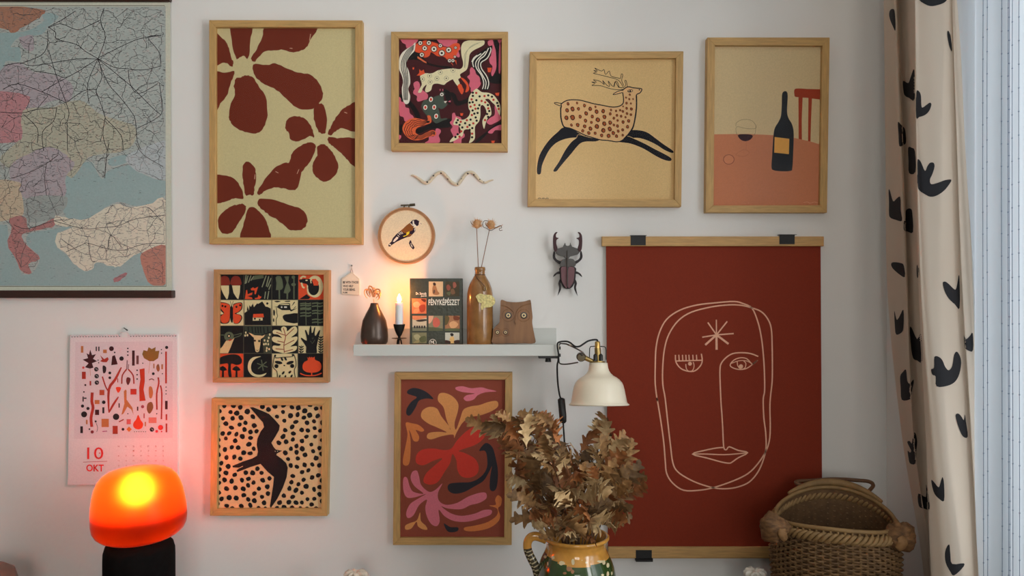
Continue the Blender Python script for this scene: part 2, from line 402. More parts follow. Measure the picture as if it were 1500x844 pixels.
# --- squirrels in pink blossom
t, A, r = framed([(572.7,46.3),(744.3,46.3),(743.7,221.6),(572.7,220.6)], [(583.7,55.9),(734.9,56.2),(734.5,209.8),(583.7,209.6)],
                 'square pale wood frame with patterned squirrels among pink blossom on maroon')
A.rect(*r, C(60,18,22)); PK, PK2 = C(190,92,110), C(205,110,125); CR = C(205,196,160); OR = C(215,80,45); GN = C(62,72,62); BK = C(18,14,15); WH = C(225,220,205)
a = T(580, 50, 10.55); b = T(656, 50, 10.55); c = T(580, 130, 10.05); d = T(656, 130, 10.05)
for f, p in [  # dark maroon / black boughs
 (a,[(300,270),(420,350),(480,430),(640,480),(844,500),(844,540),(640,510),(480,470),(330,400),(180,390),(210,300)]),
 (a,[(330,60),(600,60),(690,120),(690,150),(560,100),(330,110)]),
 (c,[(60,80),(160,130),(260,230),(330,330),(360,420),(300,430),(230,300),(130,200),(50,140)]),
 (c,[(300,600),(420,560),(520,500),(700,470),(800,440),(804,560),(640,580),(480,600),(380,650),(320,660)]),
 (c,[(700,0),(804,60),(804,230),(760,210),(720,100)]),
 (d,[(40,60),(110,80),(160,180),(260,150),(310,120),(310,190),(200,240),(110,240)]),
 (d,[(430,740),(560,640),(680,540),(800,470),(800,510),(690,570),(590,660),(470,770),(400,800)]),
 (b,[(705,60),(760,60),(790,180),(800,340),(780,600),(740,560),(745,300),(725,160)]),
 (b,[(640,640),(760,600),(830,650),(830,760),(660,750)]),
 (c,[(150,520),(200,500),(120,600),(60,700),(40,800),(40,560)])]: A.poly(f(p), BK, 4)
for f, p in [  # pink blossom
 (a,[(85,60),(330,60),(320,130),(280,160),(250,200),(200,220),(160,210),(150,160),(110,140),(85,110)]),
 (a,[(640,60),(860,60),(860,190),(760,190),(700,160),(650,110)]),
 (b,[(-20,60),(140,60),(130,160),(60,180),(-20,160)]),
 (b,[(130,190),(190,200),(190,240),(165,260),(185,330),(170,360),(130,340),(95,280),(110,230)]),
 (b,[(370,512),(420,560),(440,620),(490,660),(500,730),(510,770),(470,830),(400,860),(330,800),(340,720),(300,660),(340,620),(340,550)]),
 (b,[(620,110),(690,90),(710,160),(740,260),(750,420),(745,540),(690,650),(670,600),(690,500),(650,450),(640,380),(670,320),(660,200),(625,170)]),
 (b,[(770,80),(830,80),(830,110),(795,140)]), (b,[(795,180),(815,170),(815,560),(785,570)]),
 (a,[(290,740),(340,730),(370,780),(360,844),(300,860),(270,780)]),
 (c,[(270,10),(330,-10),(420,40),(470,90),(460,150),(400,170),(330,190),(305,160),(310,110),(255,70)]),
 (c,[(30,130),(70,140),(80,190),(130,200),(140,270),(190,290),(205,360),(250,400),(260,440),(180,470),(130,480),(110,420),(60,400),(50,340),(30,330)]),
 (c,[(590,590),(650,600),(660,640),(630,690),(650,750),(620,800),(430,800),(480,760),(490,700),(560,700)]),
 (c,[(30,680),(75,690),(70,730),(40,750)]),
 (d,[(65,370),(100,355),(120,400),(160,410),(200,440),(190,540),(160,560),(165,650),(240,660),(245,710),(205,740),(190,810),(90,810),(80,700),(40,610),(70,560),(30,500),(60,460)]),
 (d,[(690,250),(720,270),(770,390),(780,450),(680,510),(620,530),(570,490),(620,430),(690,380)]),
 (d,[(590,640),(680,570),(790,530),(790,610),(700,610),(650,660)]),
 (d,[(340,-10),(400,-10),(380,60),(345,50)])]: A.poly(f(p), PK, 4)
A.poly(a([(300,170),(330,140),(400,110),(470,95),(560,120),(650,150),(720,190),(800,200),(880,150),(960,140),(990,190),(930,330),(870,420),(830,420),(790,395),(740,350),(640,340),(570,290),(540,280),(520,330),(470,360),(400,350),(420,290),(360,290),(300,270),(290,220)]), OR, 4)
A.poly(a([(335,340),(470,430),(475,450),(440,440),(330,370)]), C(190,95,60))
for x, y, s in [(377,138,30),(508,135,32),(444,218,34),(588,230,40),(708,293,42),(815,245,38),(400,320,32),(686,178,26),(828,410,26),(880,410,24)]:
    A.disc(*a([(x,y)])[0], (s+10)/10.55, BK); A.disc(*a([(x,y)])[0], s/10.55, WH); A.disc(*a([(x,y)])[0], s*0.42/10.55, BK)
for x, y, s in [(120,210,26),(108,350,24)]: A.disc(*b([(x,y)])[0], s/10.55, BK); A.disc(*b([(x,y)])[0], s*0.7/10.55, WH); A.disc(*b([(x,y)])[0], s*0.3/10.55, BK)
A.poly(b([(40,430),(75,460),(85,495)]), OR); A.poly(b([(105,400),(130,405),(138,480)]), OR)
A.poly(a([(300,130),(250,180),(150,240),(80,310),(50,400),(50,540),(90,640),(110,740),(90,850),(110,1020),(150,1080),(200,1060),(220,960),(190,850),(220,760),(215,650),(195,560),(160,470),(190,370),(250,300),(290,250)]), WH, 4)
for k in range(4):
    o = k*32; A.stroke(a([(280-o*0.1,170+o*0.6),(170+o*0.6,260+o*0.3),(95+o*0.7,400),(85+o*0.85,530),(125+o*0.6,680),(122+o*0.6,840),(125+o*0.5,1020)]), 1.1, BK, smooth=5)
A.poly(a([(380,640),(455,605),(560,605),(650,560),(760,540),(880,530)])+b([(120,535),(190,540),(230,500),(235,430),(215,350),(205,260),(210,180),(250,120),(340,95),(480,100),(560,100),(565,150),(520,190),(400,250),(340,310),(325,400),(310,500),(280,560),(190,620),(200,670),(160,700),(185,760),(150,800),(90,720),(70,700),(-20,750)])+a([(740,785),(650,765),(590,770),(560,800),(540,870),(470,900),(450,860),(475,780),(420,830),(390,900),(340,900),(380,820),(400,770),(378,690)]), CR, 3)
A.poly(b([(195,670),(250,690),(310,760),(330,860),(270,900),(290,800),(240,730)]), OR, 3); A.poly(b([(150,800),(200,770),(235,850),(225,930),(190,900)]), OR, 3)
A.poly(a([(320,640),(360,600),(360,540),(390,570),(430,550),(440,590),(455,605),(380,640)]), OR)
for x, y in [(410,695),(520,645),(528,740),(633,685),(685,590),(778,683)]:
    x, y = a([(x,y)])[0]; A.disc(x,y,3.4,C(120,118,95)); A.disc(x,y,2.9,CR); A.disc(x,y,1.0,BK)
x, y = b([(80,560)])[0]; A.disc(x,y,3.4,C(120,118,95)); A.disc(x,y,2.9,CR); A.disc(x,y,1.0,BK)
for o in (0, 30, 60): A.stroke(b([(500-o,130+o*0.4),(380-o,170+o),(300-o*0.7,260+o),(275-o*0.3,400),(265-o*0.2,520)]), 0.5, C(150,148,120), smooth=4)
A.poly(b([(640,190),(690,190),(660,300),(560,420),(520,500),(600,640),(650,760),(640,860),(520,860),(540,760),(460,620),(400,520),(360,440),(400,350)]), BK, 3)
for pts in [[(455,325),(400,370),(370,430)],[(515,300),(430,360),(385,430),(400,510)],[(585,265),(540,310),(440,420),(440,520),(520,640),(555,760),(535,850)],[(630,215),(570,330),(490,400),(470,510),(540,640),(590,740),(575,850)],[(655,205),(665,250),(610,370),(515,440),(520,530),(600,650),(632,760),(610,850)]]:
    A.stroke(b(pts), 1.5, WH, smooth=6)
A.poly(c([(400,190),(440,160),(500,170),(560,120),(640,90),(680,40),(720,70),(700,120),(720,200),(760,230),(680,300),(620,280),(640,340),(650,400),(670,440),(740,430),(755,450),(690,470),(600,510),(560,490),(520,440),(450,390),(390,310),(375,250)]), GN, 4)
for x, y in [(515,157),(433,275),(563,272),(592,405)]:
    x, y = c([(x,y)])[0]; A.disc(x,y,4.0,BK,ry=4.8); A.disc(x,y,3.1,WH,ry=3.9,rot=0.2); A.disc(x,y,1.6,C(190,50,35),ry=2.2)
x, y = c([(675,85)])[0]; A.disc(x,y,3.4,BK); A.disc(x,y,2.7,WH); A.disc(x,y,1.1,BK)
A.poly(c([(705,185),(755,180),(725,215)]), WH); A.poly(c([(765,190),(804,170),(804,200)]), PK)
for x in (650,690): A.stroke(c([(x,5),(x,30)]), 1.3, PK)
A.poly(c([(460,400),(500,395),(520,440),(515,500),(440,530),(350,560),(300,590),(290,650),(360,680),(450,640),(540,610),(590,640),(580,690),(480,710),(380,750),(280,760),(190,730),(120,660),(95,580),(130,500),(200,450),(280,430),(400,455),(470,460)]), C(200,90,52), 4)
for k in range(4):
    o = k*36; P = [(490,470+o*0.15),(400,475+o*0.5),(300,460+o*0.8),(200+o*0.6,490+o*0.6),(130+o*0.9,580+o*0.2),(160+o*0.8,680-o*0.1),(250+o*0.5,735-o*0.4),(360,735-o*0.5),(480,690-o*0.5),(570,670-o*0.3)]
    P = [tuple(v) for v in cat_(P, 4, False)]; A.stroke(c([(x+(5 if i%3==0 else -4), y+(6 if i%4<2 else -6)) for i,(x,y) in enumerate(P)]), 0.9, BK, smooth=2)
A.poly(d([(430,0),(390,20),(350,60),(310,130),(300,230),(310,300),(330,330),(310,400),(250,450),(190,455),(150,440),(120,420),(110,450),(90,480),(85,530),(150,540),(180,580),(190,650),(130,690),(70,720),(25,785),(100,765),(170,720),(220,690),(240,610),(310,600),(340,650),(330,740),(310,800),(360,780),(400,720),(400,560),(460,480),(480,380),(480,270),(510,240),(550,280),(570,360),(540,410),(510,470),(515,540),(535,590),(560,500),(590,430),(640,380),(630,280),(600,210),(550,160),(600,150),(650,200),(700,250),(740,350),(765,390),(775,320),(770,240),(740,180),(680,100),(600,60),(500,50)]), CR, 3)
RD = C(170,50,38)
for i, (x, y) in enumerate([(368,58),(418,62),(368,105),(468,113),(540,108),(595,98),(650,117),(350,157),(420,170),(497,180),(550,200),(672,163),(322,205),(366,198),(393,240),(465,242),(335,263),(407,295),(445,290),(590,240),(595,290),(610,328),(365,320),(390,367),(438,357),(354,388),(578,373),(410,423),(335,455),(280,463),(425,470),(548,462),(255,508),(375,510),(190,487),(147,462),(173,533),(320,535),(213,570),(288,563),(360,580),(197,627),(145,670),(112,711),(172,706),(358,662),(357,715),(740,253),(727,210),(748,297),(593,415),(322,607),(127,500)]):
    red = (x, y) in [(418,62),(540,108),(350,157),(497,180),(550,200),(672,163),(393,240),(335,263),(407,295),(595,290),(354,388),(280,463),(548,462),(375,510),(190,487),(288,563),(197,627),(172,706),(358,662),(748,297)]
    A.disc(*d([(x,y)])[0], 1.75, RD if red else BK, n=9)
for f, p in [(d,[(695,65),(760,55),(750,105),(710,100)]),(d,[(180,360),(230,360),(215,400),(190,398)]),(d,[(640,765),(695,765),(680,800),(645,800)]),(b,[(610,520),(680,520),(660,590),(620,590)]),(d,[(180,0),(235,0),(230,60)]),(d,[(275,0),(300,0),(290,40)]),(a,[(255,515),(285,515),(275,550),(260,548)])]: A.poly(f(p), OR)
A.build('print', M_print, t)

# --- leaping deer
t, A, r = framed([(776,75.7),(1001.2,75),(998,303),(773,302.4)], [(786.3,86.3),(990.4,85),(988.2,292.4),(784.6,292)],
                 'square pale wood frame with a spotted leaping deer on tan linen')
A.rect(*r, C(192,162,113)); q = T(760, 60, 3.308); h = T(800, 90, 7.031); NV = C(24,24,30)
for p in [[(215,420),(260,428),(305,455),(345,465),(300,462),(290,467),(250,470),(215,478),(180,495),(150,525),(128,565),(112,605),(106,643),(89,643),(89,605),(100,555),(125,510),(155,472),(190,440)],
          [(290,455),(340,468),(390,478),(370,487),(330,487),(300,495),(275,520),(255,545),(225,580),(200,610),(182,632),(167,628),(195,585),(225,530),(255,490),(280,470)],
          [(545,433),(590,434),(625,445),(660,470),(700,500),(748,533),(742,543),(705,528),(670,505),(630,485),(590,472),(555,470),(510,480),(520,455)],
          [(470,486),(520,462),(560,475),(610,498),(660,525),(700,545),(738,568),(734,582),(700,575),(660,555),(610,525),(570,507),(530,495)]]:
    A.stroke(q(p), 1.2, C(205,170,120), True, 3); A.poly(q(p), NV, 3)
body = [(155,440),(200,408),(260,395),(350,400),(430,420),(500,438),(580,452),(680,470),(750,462),(790,435),(797,390),(790,330),(785,300),(840,262),(900,272),(975,280),(985,295),(965,325),(930,345),(930,400),(928,480),(915,580),(895,670),(860,730),(815,785),(770,820),(720,828),(640,815),(560,808),(480,785),(400,760),(320,720),(250,690),(190,675),(165,640),(150,570),(150,500),(158,460)]
A.poly(h(body), C(196,158,112), 3); A.stroke(h(body), 1.5, NV, True, 4)
A.stroke(h([(930,350),(930,480),(910,620),(880,710),(800,800)]), 2.0, NV, smooth=4); A.stroke(h([(150,470),(152,570),(170,650),(195,685)]), 1.9, NV, smooth=4)
A.stroke(h([(158,462),(110,445),(85,432),(95,424),(140,430),(160,432)]), 1.1, NV, smooth=3)
A.poly(h([(785,300),(730,315),(688,340),(720,338),(785,322)]), C(196,158,112), 2); A.stroke(h([(785,295),(730,312),(688,340),(720,338),(785,320)]), 1.1, NV, smooth=3)
for p in [[(800,275),(760,210),(720,182),(640,160),(560,140),(485,122),(520,112),(488,92),(530,100),(500,68),(570,100),(595,82),(612,135),(650,98),(668,150),(740,170),(765,175),(775,130),(790,140),(778,195),(800,250)],
          [(800,288),(720,290),(640,275),(560,250),(470,248),(505,228),(468,212),(520,215),(485,188),(555,205),(600,240),(580,195),(625,245),(655,255),(638,200),(690,260),(712,205),(745,265),(790,270)],
          [(805,265),(820,240),(810,200),(825,200),(838,265)], [(700,265),(715,205),(735,215),(752,268)]]: A.stroke(h(p), 0.85, NV, smooth=3)
A.disc(*h([(866,304)])[0], 4.2, NV, ry=2.2, rot=-0.1); A.disc(*h([(868,303)])[0], 3.1, C(200,165,120), ry=1.3); A.disc(*h([(866,304)])[0], 1.3, NV); A.disc(*h([(960,292)])[0], 1.0, NV)
for x, y, s in [(225,437,14),(318,428,11),(215,505,18),(272,490,20),(333,488,15),(395,455,15),(208,580,20),(272,578,24),(350,570,16),(413,535,18),(455,490,18),(520,518,19),(508,468,10),(587,512,18),(405,610,17),(475,568,16),(533,602,21),(600,572,19),(660,540,14),(668,500,11),(260,655,13),(325,655,18),(397,668,17),(467,628,13),(457,692,18),(522,670,21),(600,642,20),(660,630,18),(377,715,15),(440,737,16),(505,740,14),(572,762,15),(590,712,20),(655,695,20),(645,768,18),(692,738,17),(725,770,15),(742,718,14),(735,665,14),(698,655,12),(737,608,11),(697,585,12),(730,555,12),(720,510,10),(762,502,10),(790,515,12),(773,565,12),(792,625,15),(788,705,13),(790,760,11),(838,673,15),(851,612,15),(818,575,10),(833,537,12),(874,548,12),(879,490,14),(829,483,12),(793,463,8),(828,430,11),(873,433,9),(823,372,9),(856,388,10),(896,388,8),(862,342,10)]:
    x, y = h([(x,y)])[0]; s /= 7.031
    A.disc(x, y, s*1.05, C(70,28,18), n=10, ry=s*1.25, rot=-0.3, jit=0.1, rng=rng); A.disc(x, y, s*0.62, C(140,72,38), n=8, ry=s*0.8, rot=-0.3)
for i, x in enumerate((93,102,112,121,130,139)):
    A.stroke(q([(x,767),(x+(0 if i%2 else 5),759),(x+6,766)]), 0.55, NV)
A.build('print', M_linen, t)

# --- wine bottle, glass and chair
t, A, r = framed([(1036.3,54.8),(1215.5,54.8),(1211.6,311.6),(1033.8,311.4)], [(1047.5,66.2),(1204.8,66.8),(1201.2,300.6),(1045.3,301)],
                 'tall pale wood frame with a wine bottle, glass and red chair on terracotta')
A.rect(*r, C(186,165,126)); q = T(1020, 45, 3.069); TR = C(176,112,80); RC = C(142,52,28)
A.poly(q([(440,270),(450,260),(500,262),(575,268),(575,308),(500,302),(448,298),(441,288)]), RC, 3)
for p in [[(459,300),(478,300),(474,400),(475,500),(460,500)], [(504,302),(520,302),(516,400),(513,505),(502,505)], [(562,300),(580,300),(575,520),(551,520),(557,430)]]: A.poly(q(p), RC)
A.poly(q([(60,466),(150,465),(230,464),(350,470),(450,484),(520,500),(580,520),(580,800),(60,800)]), TR)
BT = C(26,28,32)
A.poly(q([(387,280),(410,280),(408,360),(414,392),(430,420),(438,460),(436,540),(432,615),(424,630),(385,632),(350,628),(338,615),(341,560),(346,480),(352,440),(368,412),(380,385),(384,340)]), BT, 4)
A.poly(q([(352,478),(418,486),(416,555),(350,548)]), C(205,150,72))
LN = C(120,98,75)
A.stroke(q([(178,430),(180,415),(200,402),(225,399),(250,405),(267,425),(265,440),(225,440),(182,432),(180,460),(190,475)]), 0.5, LN, smooth=4); A.stroke(q([(267,425),(265,460),(250,478)]), 0.5, LN, smooth=4)
A.poly(q([(187,470),(215,465),(252,470),(245,488),(222,497),(200,490)]), C(45,22,30), 4)
A.stroke(q([(225,500),(225,535)]), 0.5, C(160,98,70)); A.stroke(q([(185,550),(215,535),(238,548),(215,565),(180,560)]), 0.5, C(158,96,68), True, 4)
A.disc(*q([(146,579)])[0], 8.3, C(125,70,52), n=24, ry=7.4); A.disc(*q([(146,579)])[0], 7.3, C(182,118,85), n=24, ry=6.5)
A.stroke(q([(482,772),(500,770),(512,776),(530,770),(545,774)]), 0.5, C(205,160,130), smooth=3)
A.build('print', M_print, t)

# --- sixteen small tiles
t, A, r = framed([(313,394.7),(482.2,395.6),(480.9,560.9),(311.3,560.6)], [(321.3,402.2),(474,402.6),(473,553.4),(319.7,553.3)],
                 'square oak frame with sixteen small woodland pictures in black, orange and cream', wood='oak')
CRM = C(200,184,140); ORG = C(205,72,38); GR = C(86,92,70); A.rect(*r, K0)
cx = [315,357.5,398.3,436.8,478]; cy = [398,439.3,477.4,517.8,558]
for i, j, cc in [(3,0,ORG),(0,1,CRM),(1,1,CRM),(2,1,CRM),(3,2,CRM),(0,3,ORG),(2,3,CRM)]: A.rect(cx[i]+0.4, cy[j]+0.4, cx[i+1]-0.4, cy[j+1]-0.4, cc)
a = T(316,398,10.549); b = T(396,398,10.549); c = T(316,476,10.549); d = T(396,476,10.549)
BRN = C(120,40,28)
for o in (0, 175): A.poly(a([(65+o,205),(60+o,130),(90+o,80),(140+o,65),(190+o,85),(215+o,140),(212+o,205)]), BRN, 4)
A.poly(a([(75,215),(205,215),(205,330),(185,420),(165,425),(120,350),(90,280)]), CRM); A.poly(a([(252,215),(378,215),(372,330),(350,425),(330,415),(275,330)]), CRM)
for x0,y0,x1,y1 in [(470,50,455,190),(500,60,470,180),(545,60,505,170),(590,70,540,140),(780,60,715,240),(820,70,780,230),(855,100,800,240),(770,310,755,420),(820,300,800,425),(850,200,820,280)]: A.stroke(a([(x0,y0),(x1,y1)]), 1.4, C(130,132,105))
A.poly(a([(600,60),(740,50),(740,100),(560,130)]), GR)
for p in [[(470,290),(485,280),(495,350),(540,330),(570,320),(560,360),(490,380),(560,400),(570,425),(450,425)],[(540,265),(580,240),(600,260),(655,235),(640,280),(620,350),(600,350),(600,290),(550,290)],[(600,410),(650,400),(660,355),(680,380),(710,390),(680,425),(610,425)]]: A.poly(a(p), ORG)
A.poly(a([(55,480),(120,475),(190,495),(225,530),(225,620),(222,720),(200,790),(130,808),(70,790),(52,720),(60,670),(120,650),(70,590)]), K0, 3); A.poly(a([(60,490),(120,485),(190,503),(220,535),(218,640),(215,720),(190,780),(130,798),(85,770),(80,690),(130,640),(80,570)]), ORG, 3)
A.poly(a([(265,530),(300,490),(370,475),(410,490),(410,570),(370,620),(320,650),(390,670),(410,720),(370,790),(310,808),(270,770)]), K0, 3); A.poly(a([(270,540),(305,500),(365,485),(398,500),(395,570),(350,620),(290,650),(370,670),(395,720),(350,790),(305,800),(272,760)]), ORG, 3)
A.poly(a([(228,545),(260,545),(268,640),(262,780),(240,780),(222,700)]), K0, 3)
for p in [[(245,540),(225,455)],[(245,540),(272,455)]]: A.stroke(a(p), 0.6, K0)
for x,y in [(105,530),(148,540),(320,545),(378,520)]: A.disc(*a([(x,y)])[0], 1.6, K0)
A.poly(a([(445,640),(500,600),(480,610),(490,530),(515,600),(520,520),(545,545),(575,490),(590,550),(640,490),(655,500),(720,460),(770,540),(800,545),(850,570),(856,830),(445,830)]), K0)
A.disc(*a([(797,492)])[0], 1.7, K0); A.poly(a([(580,655),(735,650),(745,705),(575,712)]), ORG); A.poly(a([(572,712),(725,712),(725,755),(572,760)]), CRM); A.disc(*a([(605,728)])[0],1.5,K0); A.rect(*a([(668,730)])[0],*a([(690,755)])[0],K0)
A.poly(b([(80,90),(110,65),(160,70),(185,130),(200,240),(180,275),(150,285),(152,425),(128,425),(128,285),(85,285),(95,180)]), GR); A.poly(b([(218,75),(290,70),(275,170),(300,230),(315,290),(275,340),(272,425),(250,425),(250,340),(205,330),(230,240),(255,170)]), GR)
A.stroke(b([(365,70),(365,425)]), 1.8, GR); A.disc(*b([(358,200)])[0],3.4,GR,ry=2.4); A.disc(*b([(355,85)])[0],2.6,GR)
A.disc(*b([(690,230)])[0], 12.0, CRM, n=24, ry=16.2); A.disc(*b([(668,250)])[0], 8.2, K0, n=24, ry=11); A.poly(b([(640,115),(700,110),(745,160),(740,215),(670,215)]), ORG); A.poly(b([(440,130),(520,110),(620,115),(670,200),(640,300),(560,190),(460,170)]), K0); A.stroke(b([(465,110),(500,75),(550,85)]), 2.6, CRM, smooth=3); A.stroke(b([(480,170),(500,235),(530,250)]), 2.4, CRM, smooth=3); A.disc(*b([(560,135)])[0],1.8,CRM,ry=1.0); A.stroke(b([(620,120),(630,180)]),1.4,CRM); A.stroke(b([(575,270),(590,340),(650,380)]),2.2,CRM,smooth=3); A.poly(b([(450,425),(560,350),(620,400),(590,425)]), K0)
for p in [[(60,460),(105,450),(160,458),(105,475)],[(225,455),(300,450),(300,465),(230,466)],[(55,545),(110,540),(140,505),(280,485),(305,510),(320,590),(420,560),(320,615),(300,595),(180,595),(110,555)],[(45,600),(60,590),(73,630),(65,680),(48,670)],[(40,740),(55,720),(62,770),(45,775)],[(330,535),(365,470),(380,475)],[(345,590),(385,540),(395,545)],[(190,700),(220,665),(300,655),(430,645),(430,790),(300,790),(220,760)]]: A.poly(b(p), K0, 2)
A.poly(b([(140,515),(200,500),(280,497),(300,515)]), CRM); 
for x in (175,225,245): A.disc(*b([(x,549)])[0], 1.3, WH)
A.stroke(b([(95,560),(100,640),(110,690),(90,740),(95,830)]), 0.8, K0, smooth=3); A.stroke(b([(22,440),(22,840)]), 0.7, K0)
for x, yy in [(545,(490,520,560,580,635,680)),(728,(485,530,600,640,735,780))]:
    A.stroke(b([(x,470),(x+8,830)]), 1.1, GR)
    for y in yy: A.stroke(b([(x-85,y+8),(x-20,y),(x+40,y+8),(x+85,y-4)]), 1.9, GR, smooth=3)
A.disc(*c([(205,180)])[0],7.2,GR,ry=7); A.poly(c([(160,245),(240,240),(290,200),(260,270),(230,350),(190,438),(45,438),(45,390),(100,340)]), C(205,172,125)); A.disc(*c([(205,170)])[0],2.8,K0); A.disc(*c([(205,172)])[0],1.3,CRM); A.stroke(c([(270,160),(330,150),(400,130),(370,170),(280,200)]),1.0,GR,smooth=3); A.poly(c([(190,240),(240,215),(245,240),(210,250)]),C(170,40,28)); A.stroke(c([(50,155),(130,158)]),1.3,GR)
A.poly(c([(445,20),(856,20),(856,100),(700,160),(560,150),(445,80)]), C(50,55,45)); 
for x in (500,560,610,650,690,740,800): A.stroke(c([(x,30),(x+10,130)]), 1.6, K0)
A.poly(c([(720,230),(760,150),(856,120),(856,438),(740,438)]), C(60,62,48)); A.poly(c([(505,120),(540,130),(600,160),(690,165),(720,170),(765,150),(740,190),(695,220),(690,300),(670,410),(640,425),(615,410),(595,300),(590,200),(560,175)]), C(205,175,128)); A.disc(*c([(605,245)])[0],1.6,C(60,30,25)); A.disc(*c([(672,250)])[0],1.8,C(60,55,35)); A.stroke(c([(625,385),(640,400),(660,385)]),0.8,K0)
for x,y in [(465,120),(490,160),(455,165),(820,200),(755,240),(805,250),(745,300),(775,295),(812,300),(790,360),(825,375),(785,400),(835,150)]: A.disc(*c([(x,y)])[0],1.25,CRM,ry=1.8)
A.poly(c([(45,560),(80,500),(180,465),(280,455),(360,475),(405,540),(390,600),(320,620),(240,600),(235,700),(245,808),(205,808),(190,700),(190,600),(100,605),(50,605)]), K0, 3)
for o, y in ((0,0),(210,0)): A.poly(c([(45+o,690),(70+o,655),(110+o,635),(150+o,660),(175+o,700),(125+o,712),(128+o,808),(95+o,808),(100+o,712)]), K0)
A.poly(c([(700,490),(620,520),(570,570),(545,640),(560,720),(620,765),(700,770),(785,745),(740,790),(660,808),(570,785),(510,720),(495,640),(515,560),(570,505),(640,490)]), CRM, 3)
for k in range(6):
    an = k*math.pi/3+0.35; A.stroke([c([(720,625)])[0], c([(720+85*math.cos(an),625+85*math.sin(an))])[0]], 1.5, GR)
A.poly(d([(210,440),(130,420),(60,400),(30,360),(50,320),(130,325),(160,300),(90,280),(35,250),(25,205),(60,180),(130,190),(180,200),(120,150),(50,140),(35,100),(70,75),(150,90),(180,120),(165,60),(200,25),(250,45),(260,100),(330,40),(390,25),(415,70),(400,130),(320,195),(410,180),(415,230),(370,290),(310,335),(400,325),(410,360),(380,400),(300,425)]), CRM, 3)
for p in [[(215,430),(210,300),(235,180),(200,50)],[(225,160),(90,115)],[(235,175),(365,55)],[(210,270),(110,250)],[(215,315),(370,235)],[(205,380),(80,370)],[(215,415),(350,380)]]: A.stroke(d(p), 1.1, C(125,40,32), smooth=3)
A.poly(d([(560,445),(555,350),(530,300),(475,220),(485,200),(560,245),(555,170),(535,90),(555,85),(590,160),(600,100),(615,25),(632,30),(640,120),(660,110),(680,40),(695,45),(685,130),(700,170),(750,90),(770,90),(745,200),(730,270),(715,350),(710,445)]), K0, 3)
for x,y0,y1 in [(478,320,440),(780,170,440)]:
    A.stroke(d([(x,y0),(x-6,y1)]), 0.9, K0)
    for y in range(y0+20, y1, 38):
        for s_ in (-1,1): A.disc(*d([(x+s_*20,y)])[0], 2.2, K0, ry=0.9, rot=-s_*0.7)
A.stroke(d([(620,250),(650,290),(690,230)]),0.6,GR); A.stroke(d([(640,200),(655,220),(665,195)]),0.5,GR)
A.stroke(d([(70,470),(90,510),(200,500),(340,490),(365,460),(395,560),(395,640),(370,700),(385,810)]), 1.0, K0, smooth=3); A.stroke(d([(65,480),(45,580),(45,660),(100,720),(110,810)]), 1.0, K0, smooth=3)
for x,y,rx,ry,ro in [(128,582,60,24,0.2),(305,585,60,24,-0.3),(95,638,32,32,0),(338,635,32,32,0),(180,530,15,32,-0.5),(235,525,15,32,-0.5),(200,742,16,30,0.6),(302,730,16,28,0.8),(145,795,12,25,0.3),(232,800,12,25,0.3),(328,790,14,25,0.5),(75,475,16,16,0),(350,465,20,16,0)]: A.disc(*d([(x,y)])[0], rx/10.549, K0, ry=ry/10.549, rot=ro)
A.poly(d([(200,630),(215,615),(232,630),(215,640)]), K0)
A.poly(d([(570,500),(595,515),(605,490),(625,512),(640,490),(655,512),(685,490),(690,540),(760,570),(790,630),(780,690),(720,730),(640,740),(560,730),(505,690),(500,620),(530,570),(580,545)]), ORG, 2); A.stroke(d([(460,750),(540,780),(640,785),(720,775),(795,745)]),1.6,ORG,smooth=3); A.rect(*d([(630,735)])[0],*d([(648,785)])[0],ORG)
for i in (1,2,3):
    A.stroke([(cx[i],398),(cx[i]-1,558)], 0.5, C(95,90,72)); A.stroke([(315,cy[i]),(478,cy[i])], 0.5, C(95,90,72))
A.build('print', M_print, t)

# --- black bird among dots
t, A, r = framed([(309.7,583.6),(483.1,583.7),(479.4,756.3),(307.4,755.9)], [(319.1,593.7),(471.5,594),(470.6,745.6),(318,745.7)],
                 'square pale wood frame with a black soaring bird among black dots')
A.rect(*r, C(206,174,130)); q = T(295, 575, 4.44); BB = C(26,20,22)
bird = [(316,98),(335,96),(400,122),(440,140),(480,180),(510,215),(505,245),(480,290),(455,328),(470,355),(485,372),(525,380),(490,398),(488,408),(520,430),(552,460),(562,490),(555,550),(530,620),(495,690),(452,752),(446,740),(455,680),(468,600),(472,550),(430,515),(385,465),(320,485),(235,518),(228,508),(250,490),(205,488),(202,478),(270,450),(330,430),(362,412),(368,385),(360,340),(365,300),(385,255),(408,225),(400,195),(360,150)]
def inside(x, y, P):
    r_ = False
    for i in range(len(P)):
        (x1,y1),(x2,y2) = P[i-1],P[i]
        if (y1>y)!=(y2>y) and x < (x2-x1)*(y-y1)/(y2-y1)+x1: r_ = not r_
    return r_
pts = []
R_ = random.Random(3)
for _ in range(9000):
    x, y = R_.uniform(104,786), R_.uniform(82,762)
    if inside(x,y,bird) or any((x-a_)**2+(y-b_)**2 < 39**2 for a_,b_ in pts): continue
    if any((x-a_)**2+(y-b_)**2 < 24**2 for a_,b_ in bird) : continue
    ok = True
    for i in range(len(bird)):
        p1, p2 = Vector(bird[i-1]), Vector(bird[i]); e = p2-p1; tt = max(0,min(1,(Vector((x,y))-p1).dot(e)/e.length_squared))
        if (p1+e*tt-Vector((x,y))).length < 22: ok = False; break
    if ok: pts.append((x,y))
for x, y in pts: A.disc(*q([(x,y)])[0], R_.uniform(3.0,4.1), BB, n=8, ry=R_.uniform(3.0,4.3), rot=R_.uniform(0,3), jit=0.12, rng=R_)
A.poly(q(bird), BB)
for x in (480,495): A.disc(*q([(x,383)])[0], 0.7, C(200,180,150), n=6)
A.stroke(q([(232,498),(270,480)]), 0.8, C(206,174,130))
A.build('print', M_print, t)

